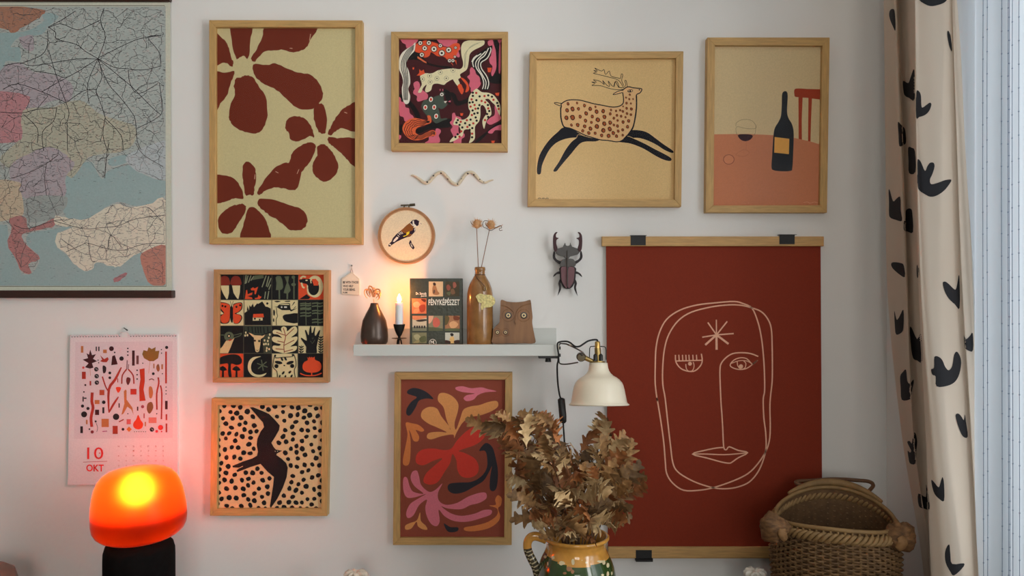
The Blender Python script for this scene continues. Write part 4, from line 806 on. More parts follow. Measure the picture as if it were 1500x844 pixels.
ml = [(155,580),(175,545),(215,520),(245,525),(240,545),(200,550),(175,570)]
hl = [(240,600),(215,650),(225,700),(210,780),(208,790),(240,730),(246,690),(240,650),(255,630)]
for mir in (False, True):
    slab('jaw', jaw, -0.030, -0.024, M_bpd, mir=mir); slab('leg', fl, -0.018, -0.012, M_bb, mir=mir); slab('leg', ml, -0.018, -0.012, M_bb, mir=mir); slab('leg', hl, -0.018, -0.012, M_bb, mir=mir)
slab('head', [(185,300),(200,265),(265,245),(290,195),(298,225),(320,232),(345,222),(350,195),(368,240),(440,265),(455,295),(430,330),(350,350),(330,375),(300,375),(270,345),(215,330)], -0.028, -0.018, M_bg, 2)
slab('thorax', [(245,465),(240,420),(260,385),(318,375),(380,380),(405,420),(398,465)], -0.026, -0.014, M_bg, 2)
slab('body', [(238,470),(400,470),(410,540),(402,630),(370,695),(320,718),(270,695),(242,630),(234,540)], -0.022, -0.010, M_bb, 3)
slab('wing_case', [(246,476),(312,476),(314,700),(280,680),(252,625),(244,545)], -0.026, -0.020, M_bp, 2); slab('wing_case', [(246,476),(312,476),(314,700),(280,680),(252,625),(244,545)], -0.026, -0.020, M_bp, 2, True)
slab('spine', [(314,285),(322,285),(323,690),(315,690)], -0.031, -0.012, M_bg, 0)
MB().tube([W(831.5,400,-0.014), W(831.5,400,0.0)], 0.004, 10).build('wall_pin', M_nail, t)
# ---------------------------------------------------------------- picture ledge
SX0, SX1 = -0.3487, 0.1005
t = thing('picture_ledge', (-0.125, -0.002, 1.20), 'white picture ledge shelf holding candle, book, bottle and owl', 'shelf')
ZL = 1.2076                                     # top of the ledge floor
MB().box((SX0, -0.120, 1.2006), (SX1, -0.108, 1.2256)).build('front_lip', M_white, t, bevel=0.0008)
MB().box((SX0, -0.108, 1.2006), (SX1, -0.012, ZL)).build('ledge_floor', M_white, t)
MB().box((SX0, -0.012, 1.2006), (SX1+0.003, 0.0, 1.2560)).build('back_lip', M_white, t, bevel=0.0008)
def zof(py, y): return CZ - (py-422)*K(y)
def xof(px, y): return (px-750)*K(y)

# bud vase with a curled dried flower
yv = -0.072; k = K(yv); cx = xof(548.4, yv); zt = zof(443.8, yv)
prof = [(r/6.03*k, zt-(y-385)/6.03*k) for r, y in [(22,400),(30,386),(33,388),(40,415),(52,440),(75,482),(103,540),(117,615),(121,680),(117,730)]]
prof = [(a, b-ZL) for a, b in prof] + [(0.0165, 0.0015), (0.014, 0.0)]
o = MB().lathe(prof, (cx, yv, ZL), 48, cap1=True).build('bud_vase', mat('dark_bronze_glaze', (0.075,0.05,0.038), 0.32, metal=0.35, noise=0.25, scale=30), None, smooth=2)
tag(o, 'dark bronze teardrop bud vase beside the candle', 'vase')
fl = thing('dried_flower', (cx, yv, zt-0.02), 'curled translucent dried flower standing in the dark bud vase', 'dried flower')
M_dry = mat('dry_petal', C(186,128,84), 0.7, noise=0.2, scale=90)
MB().tube([(cx,yv,zt-0.03),(cx-0.0005,yv,zt),W(547,438,yv)], 0.0008, 6).build('stem', M_dry, fl)
c0 = W(545.5, 431, yv)
for i in range(9):
    a = -0.5+i*0.5; rr = 0.0085+0.003*((i*7)%3)/2
    d0 = Vector((math.cos(a*0.8+0.3)*0.9, math.sin(i*2.1)*0.5, math.sin(a*0.8)*0.6+0.3)); up = Vector((0,0,1)).cross(d0).normalized()
    pts = [W(547,438,yv)+d0*rr*(1-math.cos(s_))+Vector((0,0,1))*rr*0.9*math.sin(s_)+up*0.003*math.sin(2*s_+i)+Vector((-0.002+0.0004*i,0,0.004)) for s_ in [j*0.5 for j in range(10)]]
    MB().tube(pts, [0.0022*math.sin(math.pi*(j+0.8)/11) for j in range(10)], 6, flat=0.2).build('petal', M_dry, fl, smooth=True)

# iron candle holder, candle and flame
yc = -0.074; k = K(yc); cx = xof(584.8, yc); zz = lambda y: zof(380+y/6.03, yc)
holder = thing('candle_holder', (cx, yc, ZL), 'black iron goblet candle holder with three splayed feet', 'candle holder')
MB().lathe([(0.0085,zz(590)-ZL+0.004),(0.0095,zz(575)-ZL),(0.0132,zz(573)-ZL),(0.0128,zz(585)-ZL),(0.0098,zz(630)-ZL),(0.006,zz(665)-ZL),(0.003,zz(682)-ZL),(0.003,zz(700)-ZL),(0.0,zz(702)-ZL)], (cx,yc,ZL), 24).build('cup', M_iron, holder, smooth=True)
MB().lathe([(0.0,zz(694)),(0.008,zz(697)),(0.0168,zz(695)),(0.0172,zz(698)),(0.008,zz(703)),(0.0,zz(705))], (cx,yc,0), 28).build('drip_plate', M_iron, holder, smooth=True)
for i in range(3):
    a = i*math.pi*2/3+0.5
    MB().tube([(cx,yc,zz(700)),(cx+0.004*math.cos(a),yc+0.004*math.sin(a),zz(715)),(cx+0.0085*math.cos(a),yc+0.0085*math.sin(a),ZL+0.0014)], [0.003,0.002,0.0014], 6).build('foot', M_iron, holder, smooth=True)
cm = bpy.data.materials.new('candle_wax'); cm.use_nodes = True; p = cm.node_tree.nodes['Principled BSDF']
p.inputs['Base Color'].default_value = (*C(205,205,205), 1); p.inputs['Subsurface Weight'].default_value = 0.6; p.inputs['Subsurface Radius'].default_value = (0.02,0.008,0.003); p.inputs['Subsurface Scale'].default_value = 0.25; p.inputs['Roughness'].default_value = 0.5
can = thing('candle', (cx, yc, zz(585)), 'lit white taper candle in the black iron holder', 'candle')
zt = zz(386)
MB().lathe([(0.0085,zz(588)),(0.0088,zz(500)),(0.0088,zt),(0.0078,zt+0.001),(0.004,zt-0.0015),(0.0,zt-0.002)], (cx,yc,0), 28, cap0=True).build('wax', cm, can, smooth=True)
MB().tube([(cx,yc,zt-0.002),(cx+0.0004,yc,zt+0.004)], 0.0006, 6).build('wick', M_black, can)
fm = bpy.data.materials.new('flame'); fm.use_nodes = True; nt = fm.node_tree; nt.nodes.remove(nt.nodes['Principled BSDF'])
e = nt.nodes.new('ShaderNodeEmission'); e.inputs[0].default_value = (1.0,0.74,0.30,1); e.inputs[1].default_value = 22; nt.links.new(e.outputs[0], nt.nodes['Material Output'].inputs[0])
MB().lathe([(0.0003,0),(0.0034,0.002),(0.0050,0.006),(0.0043,0.011),(0.0022,0.0155),(0.0002,0.020)], (cx,yc,zt+0.001), 16).build('flame', fm, can, smooth=2)
pl = bpy.data.lights.new('candle_light', 'POINT'); pl.energy = 0.55; pl.color = (1.0,0.30,0.055); pl.shadow_soft_size = 0.006
po = bpy.data.objects.new('candle_light', pl); col.objects.link(po); po.parent = can; po.location = Vector((cx,yc,zt+0.024)) - can.location

# photography book
q = T(490, 280, 3.2457); yb = -0.062; x0b, x1b = xof(600.3, yb), xof(677.3, yb); zb = zof(407.9, yb)
t = thing('book', ((x0b+x1b)/2, -0.05, ZL), 'dark green photography book with a grid of small photos on its cover', 'book')
M_cov = mat('dark_green_cover', C(42,47,36), 0.4, noise=0.2, scale=160, bump=0.4)
MB().box((x0b, -0.062, ZL), (x1b, -0.0595, zb)).build('front_cover', M_cov, t, bevel=0.0008)
MB().box((x0b, -0.044, ZL), (x1b, -0.0415, zb)).build('back_cover', M_cov, t, bevel=0.0008)
MB().box((x0b, -0.0595, ZL), (x0b+0.0025, -0.044, zb)).build('spine', M_cov, t)
MB().box((x0b+0.003, -0.0593, ZL+0.003), (x1b-0.003, -0.0442, zb-0.003)).build('pages', mat('page_block', C(200,185,155), 0.9, noise=0.15, scale=300, stretch=(1,6,1)), t)
A = Art(yb-0.0002); RB_ = random.Random(5)
def photo(x0_, y0_, x1_, y1_, base, shapes):
    a, b = q([(x0_,y0_),(x1_,y1_)]); A.rect(a[0],a[1],b[0],b[1],C(*base)); A.r = (a[0],a[1],b[0],b[1])
    for cc, pts in shapes: A.poly(q([(x0_+u*(x1_-x0_), y0_+v*(y1_-y0_)) for u, v in pts]), C(*cc), 3)
    A.r = None
photo(448,430,516,501,(196,166,128),[((60,40,36),[(.3,.1),(.45,.08),(.5,.25),(.35,.3)]),((150,105,72),[(.3,.3),(.5,.3),(.6,.6),(.75,.8),(.6,.9),(.3,.85),(.25,.55)]),((90,70,60),[(.35,.55),(.45,.6),(.4,.8),(.3,.75)])])
photo(525,430,594,501,(66,60,46),[((128,74,62),[(.1,.3),(.25,.2),(.4,.4),(.3,.6),(.15,.55)]),((140,84,70),[(.55,.1),(.7,.05),(.8,.3),(.6,.45)]),((108,80,60),[(.4,.55),(.6,.5),(.7,.8),(.45,.85)]),((86,90,66),[(.1,.75),(.4,.7),(.3,.95)])])
photo(368,511,437,583,(186,104,70),[((225,160,120),[(.1,.3),(.4,.2),(.6,.45),(.4,.6),(.15,.55)]),((150,60,40),[(.5,.5),(.9,.4),(.9,.8),(.6,.9)]),((205,130,90),[(.2,.7),(.5,.65),(.4,.95),(.1,.95)]),((90,40,30),[(.6,.05),(.95,.05),(.9,.25)])])
photo(370,593,438,665,(176,166,142),[((190,120,84),[(0,0),(1,0),(1,.12),(.3,.28),(0,.2)]),((50,44,40),[(.25,.3),(.9,.22),(1,.32),(.5,.4)]),((110,112,92),[(0,.75),(1,.75),(1,1),(0,1)])])
for u in (.1,.28,.44,.62,.8): A.rect(*q([(370+u*68,640)])[0], *q([(370+u*68+8,652)])[0], C(44,44,46))
photo(447,593,515,665,(120,116,92),[((176,90,76),[(.3,.3),(.5,.1),(.75,.25),(.8,.55),(.6,.75),(.35,.7)]),((196,150,124),[(0,0),(.35,0),(.2,.4),(0,.5)]),((80,84,62),[(0,.75),(1,.85),(1,1),(0,1)])])
photo(525,593,595,665,(150,106,76),[((196,150,108),[(.3,.5),(.6,.35),(.9,.55),(.7,.8),(.4,.8)]),((90,78,50),[(0,0),(.3,.1),(.2,.5),(0,.6)]),((110,62,44),[(.6,0),(1,.1),(.9,.3),(.6,.25)]),((84,92,64),[(0,.85),(1,.85),(1,1),(0,1)])])
photo(369,673,438,724,(112,110,82),[((150,146,112),[(.1,.3),(.4,.15),(.6,.5),(.3,.7)]),((84,88,60),[(.5,.5),(.9,.3),(.95,.8),(.6,.9)]),((140,130,90),[(.2,.8),(.5,.7),(.4,1),(.1,1)])])
photo(526,673,594,724,(176,178,166),[((40,36,34),[(.35,.1),(.5,.05),(.6,.2),(.5,.35),(.4,.3)]),((206,170,110),[(.35,.45),(.6,.4),(.62,1),(.35,1)]),((60,44,40),[(0,.7),(.35,.8),(.35,1),(0,1)]),((60,44,40),[(.65,.75),(1,.7),(1,1),(.65,1)])])
WT = C(228,226,214)
A.text('FÉNYKÉPÉSZET', *q([(447,508)])[0], *q([(595,543)])[0], WT, 0.02); A.text('Dr. Sevcsik', *q([(387,481)])[0], *q([(438,493)])[0], WT, 0.02); A.text('Jenő', *q([(410,494)])[0], *q([(438,504)])[0], WT, 0.02)
c_ = q([(467,721)])[0]; A.disc(*c_, 5.4, WT, 24); A.disc(*c_, 4.7, C(46,50,40), 24); A.text('M', c_[0]-3.0, c_[1]-3.0, c_[0]+1.6, c_[1]+1.6, WT, 0.02); A.text('K', c_[0]+0.2, c_[1]-3.4, c_[0]+3.2, c_[1]+1.6, WT, 0.0)
A.build('cover_print', M_print, t)

# stoneware bottle with tag, two teasels
q = T(680, 300, 3.836); yo = -0.068; k = K(yo); cx = xof(680+88.5/3.836, yo); zq = lambda y: zof(300+y/3.836, yo); rr = lambda r: r/3.836*k
prof = [(0.006,zq(420)),(rr(20),zq(356)),(rr(26),zq(350)),(rr(30),zq(353)),(rr(31),zq(366)),(rr(28),zq(372)),(rr(29),zq(395)),(rr(40),zq(412)),(rr(55),zq(438)),(rr(66),zq(468)),(rr(72),zq(500)),(rr(73.5),zq(540)),(rr(73.5),ZL+0.004),(rr(70),ZL)]
bt = thing('stoneware_bottle', (cx, yo, ZL), 'tall brown salt-glazed stoneware bottle with a gilt leaf tag', 'bottle')
MB().lathe(prof, (cx,yo,0), 56, cap1=True).build('bottle_body', mat('brown_salt_glaze', C(122,86,48), 0.22, noise=0.22, scale=45, coat=0.4), bt, smooth=True)
M_tw = mat('dark_twine', C(70,50,36), 0.9)
pts = [(cx-rr(24),yo-0.012,zq(398)),(cx-rr(10),yo-rr(45),zq(418)),(cx+rr(12),yo-rr(66),zq(440)),(cx+rr(28),yo-rr(72),zq(462)),(cx+rr(32),yo-rr(74),zq(480))]
MB().tube(cat_(pts,5,False), 0.0009, 6).build('twine', M_tw, bt)
MB().tube([(cx+rr(29)*math.cos(a),yo+rr(29)*math.sin(a)*1.0,zq(394)) for a in [i*math.pi/12 for i in range(24)]], 0.0009, 6, closed=True).build('twine', M_tw, bt)
MB().tube([(cx+rr(32+7*math.cos(a)),yo-rr(74),zq(470+12*math.sin(a))) for a in [i*math.pi/6 for i in range(12)]], 0.0008, 6, closed=True).build('jump_ring', M_brass, bt)
P = [W(*p, yo-0.03) for p in q([tuple(v) for v in cat_([(65,515),(85,500),(115,505),(150,508),(172,530),(172,555),(150,575),(120,578),(100,592),(92,575),(98,555),(80,548),(72,530)],3)])]
MB().prism([(p.x,p.z) for p in P], yo-0.0315, yo-0.0300).build('gilt_leaf', mat('crinkled_gilt', C(176,164,110), 0.4, metal=0.35, noise=0.25, scale=220, bump=0.8), bt, bevel=0.0003)
for x, y in ((80,458),(70,560)): MB().ball((xof(680+x/3.836,yo-0.02), yo-math.sqrt(max(0,rr(71)**2-rr(x-88)**2)) if y > 500 else yo-rr(57), zq(y)), 0.0015, 8, 5, sc=(1,0.3,1)).build('dark_speck', mat('iron_speck', C(70,45,28), 0.4), bt)
M_tz = mat('dry_teasel', C(172,132,92), 0.9, noise=0.2, scale=150); M_ts = mat('dry_stem', C(112,80,62), 0.8, noise=0.15)
for hx, hy, bx, lab in ((72,108,79,'upright dried teasel head with short spikes in the stoneware bottle'),(150,113,97,'leaning dried teasel with a long curled bract in the stoneware bottle')):
    hp = W(*q([(hx,hy)])[0], yo); base = Vector((cx+rr(bx-88.5)*0.6, yo, zq(440)))
    tz = thing('teasel', base, lab, 'dried flower', 'teasels in the stoneware bottle')
    MB().tube([base, Vector((cx+rr(bx-88.5), yo, zq(350))), W(*q([(hx-2 if hx<100 else hx-8,hy+25)])[0],yo)], [0.0011,0.001,0.0009], 6).build('stem', M_ts, tz)
    hd = MB().ball(hp, 0.0088, 14, 10, sc=(1,1,1.2)); R = random.Random(int(hx))
    for i in range(110):
        u = R.uniform(-0.8,1); a = R.uniform(0,6.283); d_ = Vector((math.sqrt(1-u*u)*math.cos(a), math.sqrt(1-u*u)*math.sin(a), u)); b0 = hp+d_*0.008
        hd.tube([b0, hp+d_*R.uniform(0.0115,0.0165)+Vector((0,0,0.001))], [0.0004,0.0001], 3)
    hd.build('flower_head', M_tz, tz)
    for i, (dx, dz) in enumerate(((-1,0.9),(-0.8,0.2),(0.9,0.5),(0.5,1.2),(-0.3,1.3)) if hx < 100 else ((-0.9,0.8),(1.2,0.15),(1.9,0.55),(0.3,1.4),(-0.4,1.3))):
        b0 = hp+Vector((0,0,-0.008)); s_ = 0.0135
        MB().tube(cat_([b0, b0+Vector((dx*s_*0.5,-0.004,dz*s_*0.25)), b0+Vector((dx*s_*0.95,-0.006,dz*s_*0.8)), b0+Vector((dx*s_*1.05,-0.004,dz*s_*1.25))],4,False), [0.0011]*8+[0.0009,0.0007,0.0005,0.0003,0.0002], 6, flat=0.4).build('bract', M_tz if i else M_ts, tz)
    if hx > 100:
        MB().tube([W(*p,yo-0.012) for p in q([tuple(v) for v in cat_([(135,92),(115,90),(104,105),(108,125),(125,132),(150,145),(185,125),(205,117),(210,130),(198,133),(200,145),(215,142)],4,False)])], 0.0007, 5).build('curled_bract', mat('dark_bract', C(70,52,44),0.8), tz)

# carved wooden owl
t = thing('wooden_owl', W(680+280/3.836+0, 504, -0.06), 'carved brown wooden owl with a small owlet at its side', 'figurine'); yw = -0.086
P = [W(*p, yw) for p in q([tuple(v) for v in cat_([(205,540),(216,536),(240,545),(290,549),(340,544),(366,536),(374,541),(380,590),(384,630),(382,660),(388,700),(396,740),(397,778),(330,779),(250,779),(160,779),(160,740),(163,705),(176,685),(196,665),(200,630),(203,580)],3)])]
M_owl = mat('carved_walnut', C(122,84,50), 0.45, noise=0.2, scale=26, stretch=(3,1,0.4), color2=C(94,62,36))
ow = MB().prism([(p.x, max(p.z,ZL)) for p in P], yw, -0.048).build('body', M_owl, t, bevel=0.003)
M_ew = mat('eye_cream', C(196,170,120), 0.4); M_ed = mat('eye_dark', C(30,22,18), 0.3)
for x, y, s_ in ((248,622,17),(335,622,17),(187,717,11),(232,717,11)):
    p = W(*q([(x,y)])[0], yw); s_ = s_/3.836*K(yw); RR = Matrix.Rotation(math.pi/2, 3, 'X')
    ey = MB().lathe([(s_*1.15,-0.001),(s_*1.1,0.0008),(s_*0.9,0.001)], p, 20, M=RR, cap1=True).build('eye', M_ed, t, smooth=True)
    MB().tube([p+Vector((2.0*s_*math.cos(b_), 0.0001, 2.0*s_*math.sin(b_))) for b_ in [i*math.pi/12 for i in range(24)]], 0.0007, 6, closed=True).build('face_disc', M_owl, t, smooth=2)
    MB().lathe([(s_*0.72,0),(s_*0.70,0.0014)], p, 20, M=RR, cap1=True).build('iris', M_ew, ey); MB().lathe([(s_*0.40,0),(s_*0.38,0.0018)], p, 14, M=RR, cap1=True).build('pupil', M_ed, ey)
for sx in (1,-1):
    br = cat_([(292,668),(290,630),(296,600),(318,575),(352,560),(376,556)],4,False) if sx > 0 else cat_([(288,668),(284,630),(276,602),(255,582),(230,570),(206,566)],4,False)
    MB().tube([W(*q([(p[0],p[1])])[0], yw-0.0002) for p in br], 0.0011, 6).build('brow_ridge', M_owl, t, smooth=True)
MB().prism([(p.x,p.z) for p in [W(*c_, yw) for c_ in q([(284,650),(298,650),(291,675)])]], yw-0.003, yw+0.001).build('beak', M_owl, t)

# ---------------------------------------------------------------- clamp lamp
q = T(780, 470, 6.03); yl = -0.165; L_ = lambda x, y, d=0: W(*q([(x,y)])[0], yl+d)
t = thing('clamp_lamp', (SX1, -0.09, 1.19), 'cream clamp spotlight with brass fittings fixed to the shelf end', 'lamp')
M_cream = mat('cream_enamel', C(214,206,186), 0.35, noise=0.02, scale=12)
kk = K(yl)/6.03; cxl = L_(583,0).x
prof = [(r*kk, -(y-375)*kk) for r, y in [(60,372),(80,372),(82,395),(84,415),(92,440),(104,460),(130,485),(158,500),(180,517),(205,545),(217,575),(226,610),(234,655),(242,700),(246,718),(254,728),(264,734),(265,740),(256,743)]]
RT = Matrix.Rotation(math.radians(-7), 3, 'X'); c0 = L_(583,375)
sh = MB().lathe(prof, c0, 64, M=RT).lathe([(max(0.002,r-0.0012), z-0.0008) for r, z in prof[1:]], c0, 64, M=RT)
sh.build('shade', M_cream, t, smooth=2)
MB().lathe([(0,0.004),(0.0135,0.004),(0.0135,0.0015),(0.0125,-0.001),(0,-0.001)], c0, 32, M=RT).build('brass_collar', M_brass, t, smooth=True)
MB().tube([L_(583,375), L_(576,262), L_(575,240)], [0.0068,0.0068,0.0066], 16).build('socket', M_brass, t, smooth=True)
MB().tube([L_(575,242), L_(574,188), L_(574,182)], [0.0058,0.0056,0.004], 16).build('socket_cap', mat('bright_brass', C(176,146,84), 0.3, metal=0.8), t, smooth=True)
for x in (556,604): MB().tube([L_(x,352,-0.006), L_(x,305,-0.006), L_(x,292,-0.006)], [0.0045,0.0045,0.002], 10).build('thumb_screw', M_black, t, smooth=True)
for s_ in (1,-1):
    P = [(583-s_*80,350),(583-s_*80,300),(583-s_*78,245),(583-s_*70,228),(583-s_*40,225),(583-s_*12,226)] if s_ > 0 else [(650,345),(650,260),(645,235),(632,228),(610,227),(600,228)]
    MB().tube([L_(*p) for p in P], 0.0011, 6).build('wire_guard', M_iron, t, smooth=True)
jb = MB()
jb.lathe([(0,-0.011),(0.008,-0.011),(0.0095,-0.008),(0.0095,0.008),(0.008,0.011),(0,0.011)], L_(428,320), 20, M=Matrix.Rotation(math.pi/2,3,'X')); jb.build('joint', mat('dark_brass', (0.1,0.08,0.05)), t, smooth=True)
MB().tube([L_(430,325), L_(470,330), L_(515,352), L_(545,362)], [0.005,0.0055,0.005,0.004], 10).build('swivel_arm', M_brass, t, smooth=True)
MB().tube([L_(405,300,-0.004), L_(420,292,-0.010), L_(445,305,-0.012)], 0.0022, 8).build('wing_nut', M_nail, t, smooth=True)
B = lambda x, y: W(*q([(x,y)])[0], -0.10)
MB().tube([B(233,222), B(245,200), L_(300,205,0.03), L_(345,225,0.015), L_(400,252), L_(445,280), L_(470,315)], 0.0016, 8).build('arm_rod', M_nail, t, smooth=True)
MB().tube(cat_([B(232,335), B(236,368), L_(255,382,0.04), L_(310,383,0.03), L_(400,368)],4,False), 0.0016, 8).build('arm_rod', M_nail, t, smooth=True)
br = MB().box((SX1, -0.112, B(0,345).z), (SX1+0.0035, -0.078, B(0,212).z)); br.build('bracket_plate', M_cream, t, bevel=0.001)
for y in (241,305): MB().tube([(SX1+0.0030,-0.098,B(0,y).z),(SX1+0.0075,-0.098,B(0,y).z)], 0.0036, 12).build('screw', M_black, t, smooth=True)
MB().box((B(52,0).x, -0.112, 1.1945), (SX1+0.0035, -0.070, 1.2006)).build('clamp_plate', M_black, t, bevel=0.001)
MB().tube([(B(140,0).x,-0.09,1.1985),(B(140,0).x,-0.09,1.1850)], [0.005,0.007], 12).build('clamp_screw', M_black, t, smooth=True)
cord = cat_([L_(574,186), L_(570,170), L_(540,168), L_(490,180), L_(450,205), L_(415,226), L_(375,226), L_(335,195,0.02), L_(295,182,0.03), W(818.5,501.5,-0.13), W(816.5,507,-0.128), W(818.2,519,-0.1285), W(818,527,-0.1265), W(816.2,537,-0.10), W(817,560,-0.075), W(819.5,578,-0.07), W(821.8,584,-0.07)],5,False)
M_cord = mat('black_cord', (0.018,0.018,0.02), 0.7)
MB().tube(cord, 0.0019, 8).build('cord', M_cord, t, smooth=True)
MB().tube([W(822,583,-0.07), W(822.2,585,-0.07), W(824.5,610,-0.07), W(825,618,-0.07), W(825,620,-0.07)], [0.004,0.0082,0.0082,0.0075,0.004], 12, flat=0.7).build('switch', M_black, t, smooth=True)
MB().tube(cat_([W(825,620,-0.07), W(827,650,-0.06), W(832,720,-0.05), W(845,800,-0.04), W(850,842,-0.035), (0.14,-0.03,ZT+0.003)],4,False), 0.0019, 8).build('cord', M_cord, t, smooth=True)
MB().tube([L_(334,205,0.018), L_(350,218,0.018)], 0.0035, 10).build('cable_clip', M_cream, t, smooth=True)

# ---------------------------------------------------------------- glowing mushroom lamp
q = T(100, 660, 4.586); ya = -0.20; kk = K(ya)/4.586; ax = W(204.4, 0, ya).x
zz = lambda y: zof(660+y/4.586, ya)
t = thing('mushroom_lamp', (ax, ya, ZT), 'glowing orange mushroom table lamp with a black base', 'lamp')
gm = bpy.data.materials.new('amber_lamp_glass'); gm.use_nodes = True; nt = gm.node_tree; N = nt.nodes; L = nt.links; N.remove(N['Principled BSDF'])
tl = N.new('ShaderNodeBsdfTranslucent'); tl.inputs[0].default_value = (0.90,0.030,0.002,1)
rf = N.new('ShaderNodeBsdfRefraction'); rf.inputs['Color'].default_value = (0.90,0.070,0.0025,1); rf.inputs['Roughness'].default_value = 0.85; rf.inputs['IOR'].default_value = 1.33
mx = N.new('ShaderNodeMixShader'); mx.inputs[0].default_value = 0.5
gl = N.new('ShaderNodeBsdfGlossy'); gl.inputs['Roughness'].default_value = 0.35; fz = N.new('ShaderNodeFresnel'); fz.inputs[0].default_value = 1.2; m2 = N.new('ShaderNodeMixShader')
L.new(tl.outputs[0], mx.inputs[1]); L.new(rf.outputs[0], mx.inputs[2]); L.new(fz.outputs[0], m2.inputs[0]); L.new(mx.outputs[0], m2.inputs[1]); L.new(gl.outputs[0], m2.inputs[2]); L.new(m2.outputs[0], N['Material Output'].inputs[0])
zm = zz(470); TL = Matrix.Rotation(math.radians(4.0), 3, 'Y')
prof = [(0,112),(60,113),(120,118),(175,131),(215,153),(245,187),(265,230),(280,280),(290,340),(297,400),(299,460),(294,505),(278,540),(245,570),(200,592),(150,603),(100,606)]
TL = Matrix.Rotation(math.radians(-3.0), 3, 'Y')
MB().lathe([(r*kk, (470-y)*kk) for r, y in prof[1:]], (ax,ya,zm), 72, cap0=True, M=TL).build('lamp_shade', gm, t, smooth=2)
MB().lathe([(0.0,zz(590)),(0.035,zz(590)),(0.048,zz(592)),(0.058,zz(605)),(0.066,zz(630)),(0.0695,zz(670)),(0.0700,zz(720)),(0.0700,ZT+0.004),(0.067,ZT),(0,ZT)], (ax-0.0002,ya,0), 56).build('lamp_base', mat('black_ceramic', (0.006,0.005,0.005), 0.9, noise=0.2, scale=80, spec=0.08), t, smooth=True)
bm_ = bpy.data.materials.new('lit_bulb'); bm_.use_nodes = True; nt = bm_.node_tree; nt.nodes.remove(nt.nodes['Principled BSDF']); e = nt.nodes.new('ShaderNodeEmission'); e.inputs[0].default_value = (1,0.85,0.6,1); e.inputs[1].default_value = 85; nt.links.new(e.outputs[0], nt.nodes['Material Output'].inputs[0])
MB().lathe([(0.0,0),(0.070,0.004),(0.074,0.006),(0.070,0.003),(0.0,-0.002)], (ax,ya,zz(400)), 48).build('light_blocking_dish', mat('dark_metal_dish', (0.03,0.012,0.01), 0.6), t, smooth=True)  # unseen dish added to block the bulb and darken the lower shade
MB().tube([(ax,ya,zz(588)), (ax,ya-0.002,zz(450)), (ax,ya-0.006,zz(345))], [0.016,0.016,0.014], 14).build('lamp_holder', M_black, t, smooth=True)
MB().ball((ax+0.001,ya-0.012,zz(262)), 0.026, 24, 14).build('bulb', bm_, t, smooth=True)
# ---------------------------------------------------------------- glazed jug
q = T(760, 760, 9.375); yj = -0.30; kk = K(yj); ax = xof(843.8, yj); zr = zof(783.5, yj)
t = thing('glazed_jug', (ax, yj, ZT), 'ochre and green glazed pottery jug with cream splashes holding oak leaves', 'jug')
prof = [(0.048,zr-0.05),(0.052,zr-0.02),(0.0585,zr-0.003),(0.0615,zr),(0.0650,zr-0.001),(0.0655,zr-0.005),(0.0615,zr-0.010),(0.0598,zr-0.015),(0.0590,zr-0.020),(0.0596,zr-0.026),(0.0625,zr-0.034),(0.0680,zr-0.045),(0.0725,zr-0.056),(0.0765,zr-0.070),(0.0800,zr-0.088),(0.0805,zr-0.105),(0.0780,zr-0.130),(0.0710,zr-0.160),(0.0600,zr-0.190),(0.0545,ZT+0.008),(0.0560,ZT+0.003),(0.0540,ZT)]
prof = [tuple(v) for v in cat_(prof, 4, False)]
OC, GRN = C(176,126,56), C(42,62,28); SEG = 144
def jc(i, kx):
    z = prof[i][1]; a = 2*math.pi*kx/SEG
    lim = zr-0.0355-0.0045*math.sin(a*1.0+2.4)-0.002*math.sin(a*3+0.7)
    return OC if (i < 12 or z > lim) else GRN
M_jug = attr_mat('jug_glaze', 0.12, coat=0.6, noise=0.28, scale=38, bump=0.08, spec=0.5)
jug = MB().lathe(prof, (ax,yj,0), SEG, cap1=True, colf=jc); jug.c[-1] = GRN
jo = jug.build('jug_body', M_jug, t, smooth=2)
hp = cat_([(380,285),(300,255),(215,240),(150,270),(118,340),(122,420),(150,500),(195,590),(235,670),(262,760),(300,830)], 5, False)
hpts = [W(*q([(p[0],p[1])])[0], yj-0.004) for p in hp]; n = len(hpts)
hm = MB().tube(hpts, [0.0095-0.001*math.sin(3*i/n) for i in range(n)], 14, flat=0.75)
hm.c = [OC if i//14 < n*0.46 else (C(52,46,34) if (i//14 + (i%14)//4) % 3 else C(150,138,110)) for i in range(len(hm.f))]
hm.build('handle', M_jug, t, smooth=2)
dg = bpy.context.evaluated_depsgraph_get()
def caster(o):
    me = o.data; off = parent_world(o)
    return BVHTree.FromPolygons([v.co+off for v in me.vertices], [tuple(p.vertices) for p in me.polygons])
CAM = Vector((0,-D,CZ))
def hit(bvh, px, py, off=0.0004):
    d_ = (W(px,py,0)-CAM).normalized(); loc, nor, idx, dist = bvh.ray_cast(CAM, d_)
    if loc is None: return None
    if nor.dot(d_) > 0: nor = -nor
    return loc+nor*off
jb_ = caster(jo); RJ = random.Random(2)
for x, y, rx, ry in [(592,612,40,30),(742,595,22,42),(928,605,16,14),(470,535,22,24),(362,525,20,20),(690,690,38,34),(738,730,22,30),(632,750,26,18),(1130,590,60,18),(1165,600,22,32),(1242,520,13,38),(1222,640,22,30),(1220,760,18,40),(1275,750,12,26),(868,572,6,8),(400,620,10,26),(1150,775,20,16)]:
    g = [hit(jb_, *q([(x,y)])[0])]+[hit(jb_, *q([(x+rx*j*math.cos(a), y+ry*j*math.sin(a))])[0]) for a, j in [(2*math.pi*i/14, RJ.uniform(0.85,1.15)) for i in range(14)]]
    if all(v is not None for v in g): MB().add(g, [(0,1+i,1+(i+1)%14) for i in range(14)], C(190,176,140) if y < 680 or x > 1000 else C(140,100,70)).build('glaze_splash', M_jug, t, fix=False)

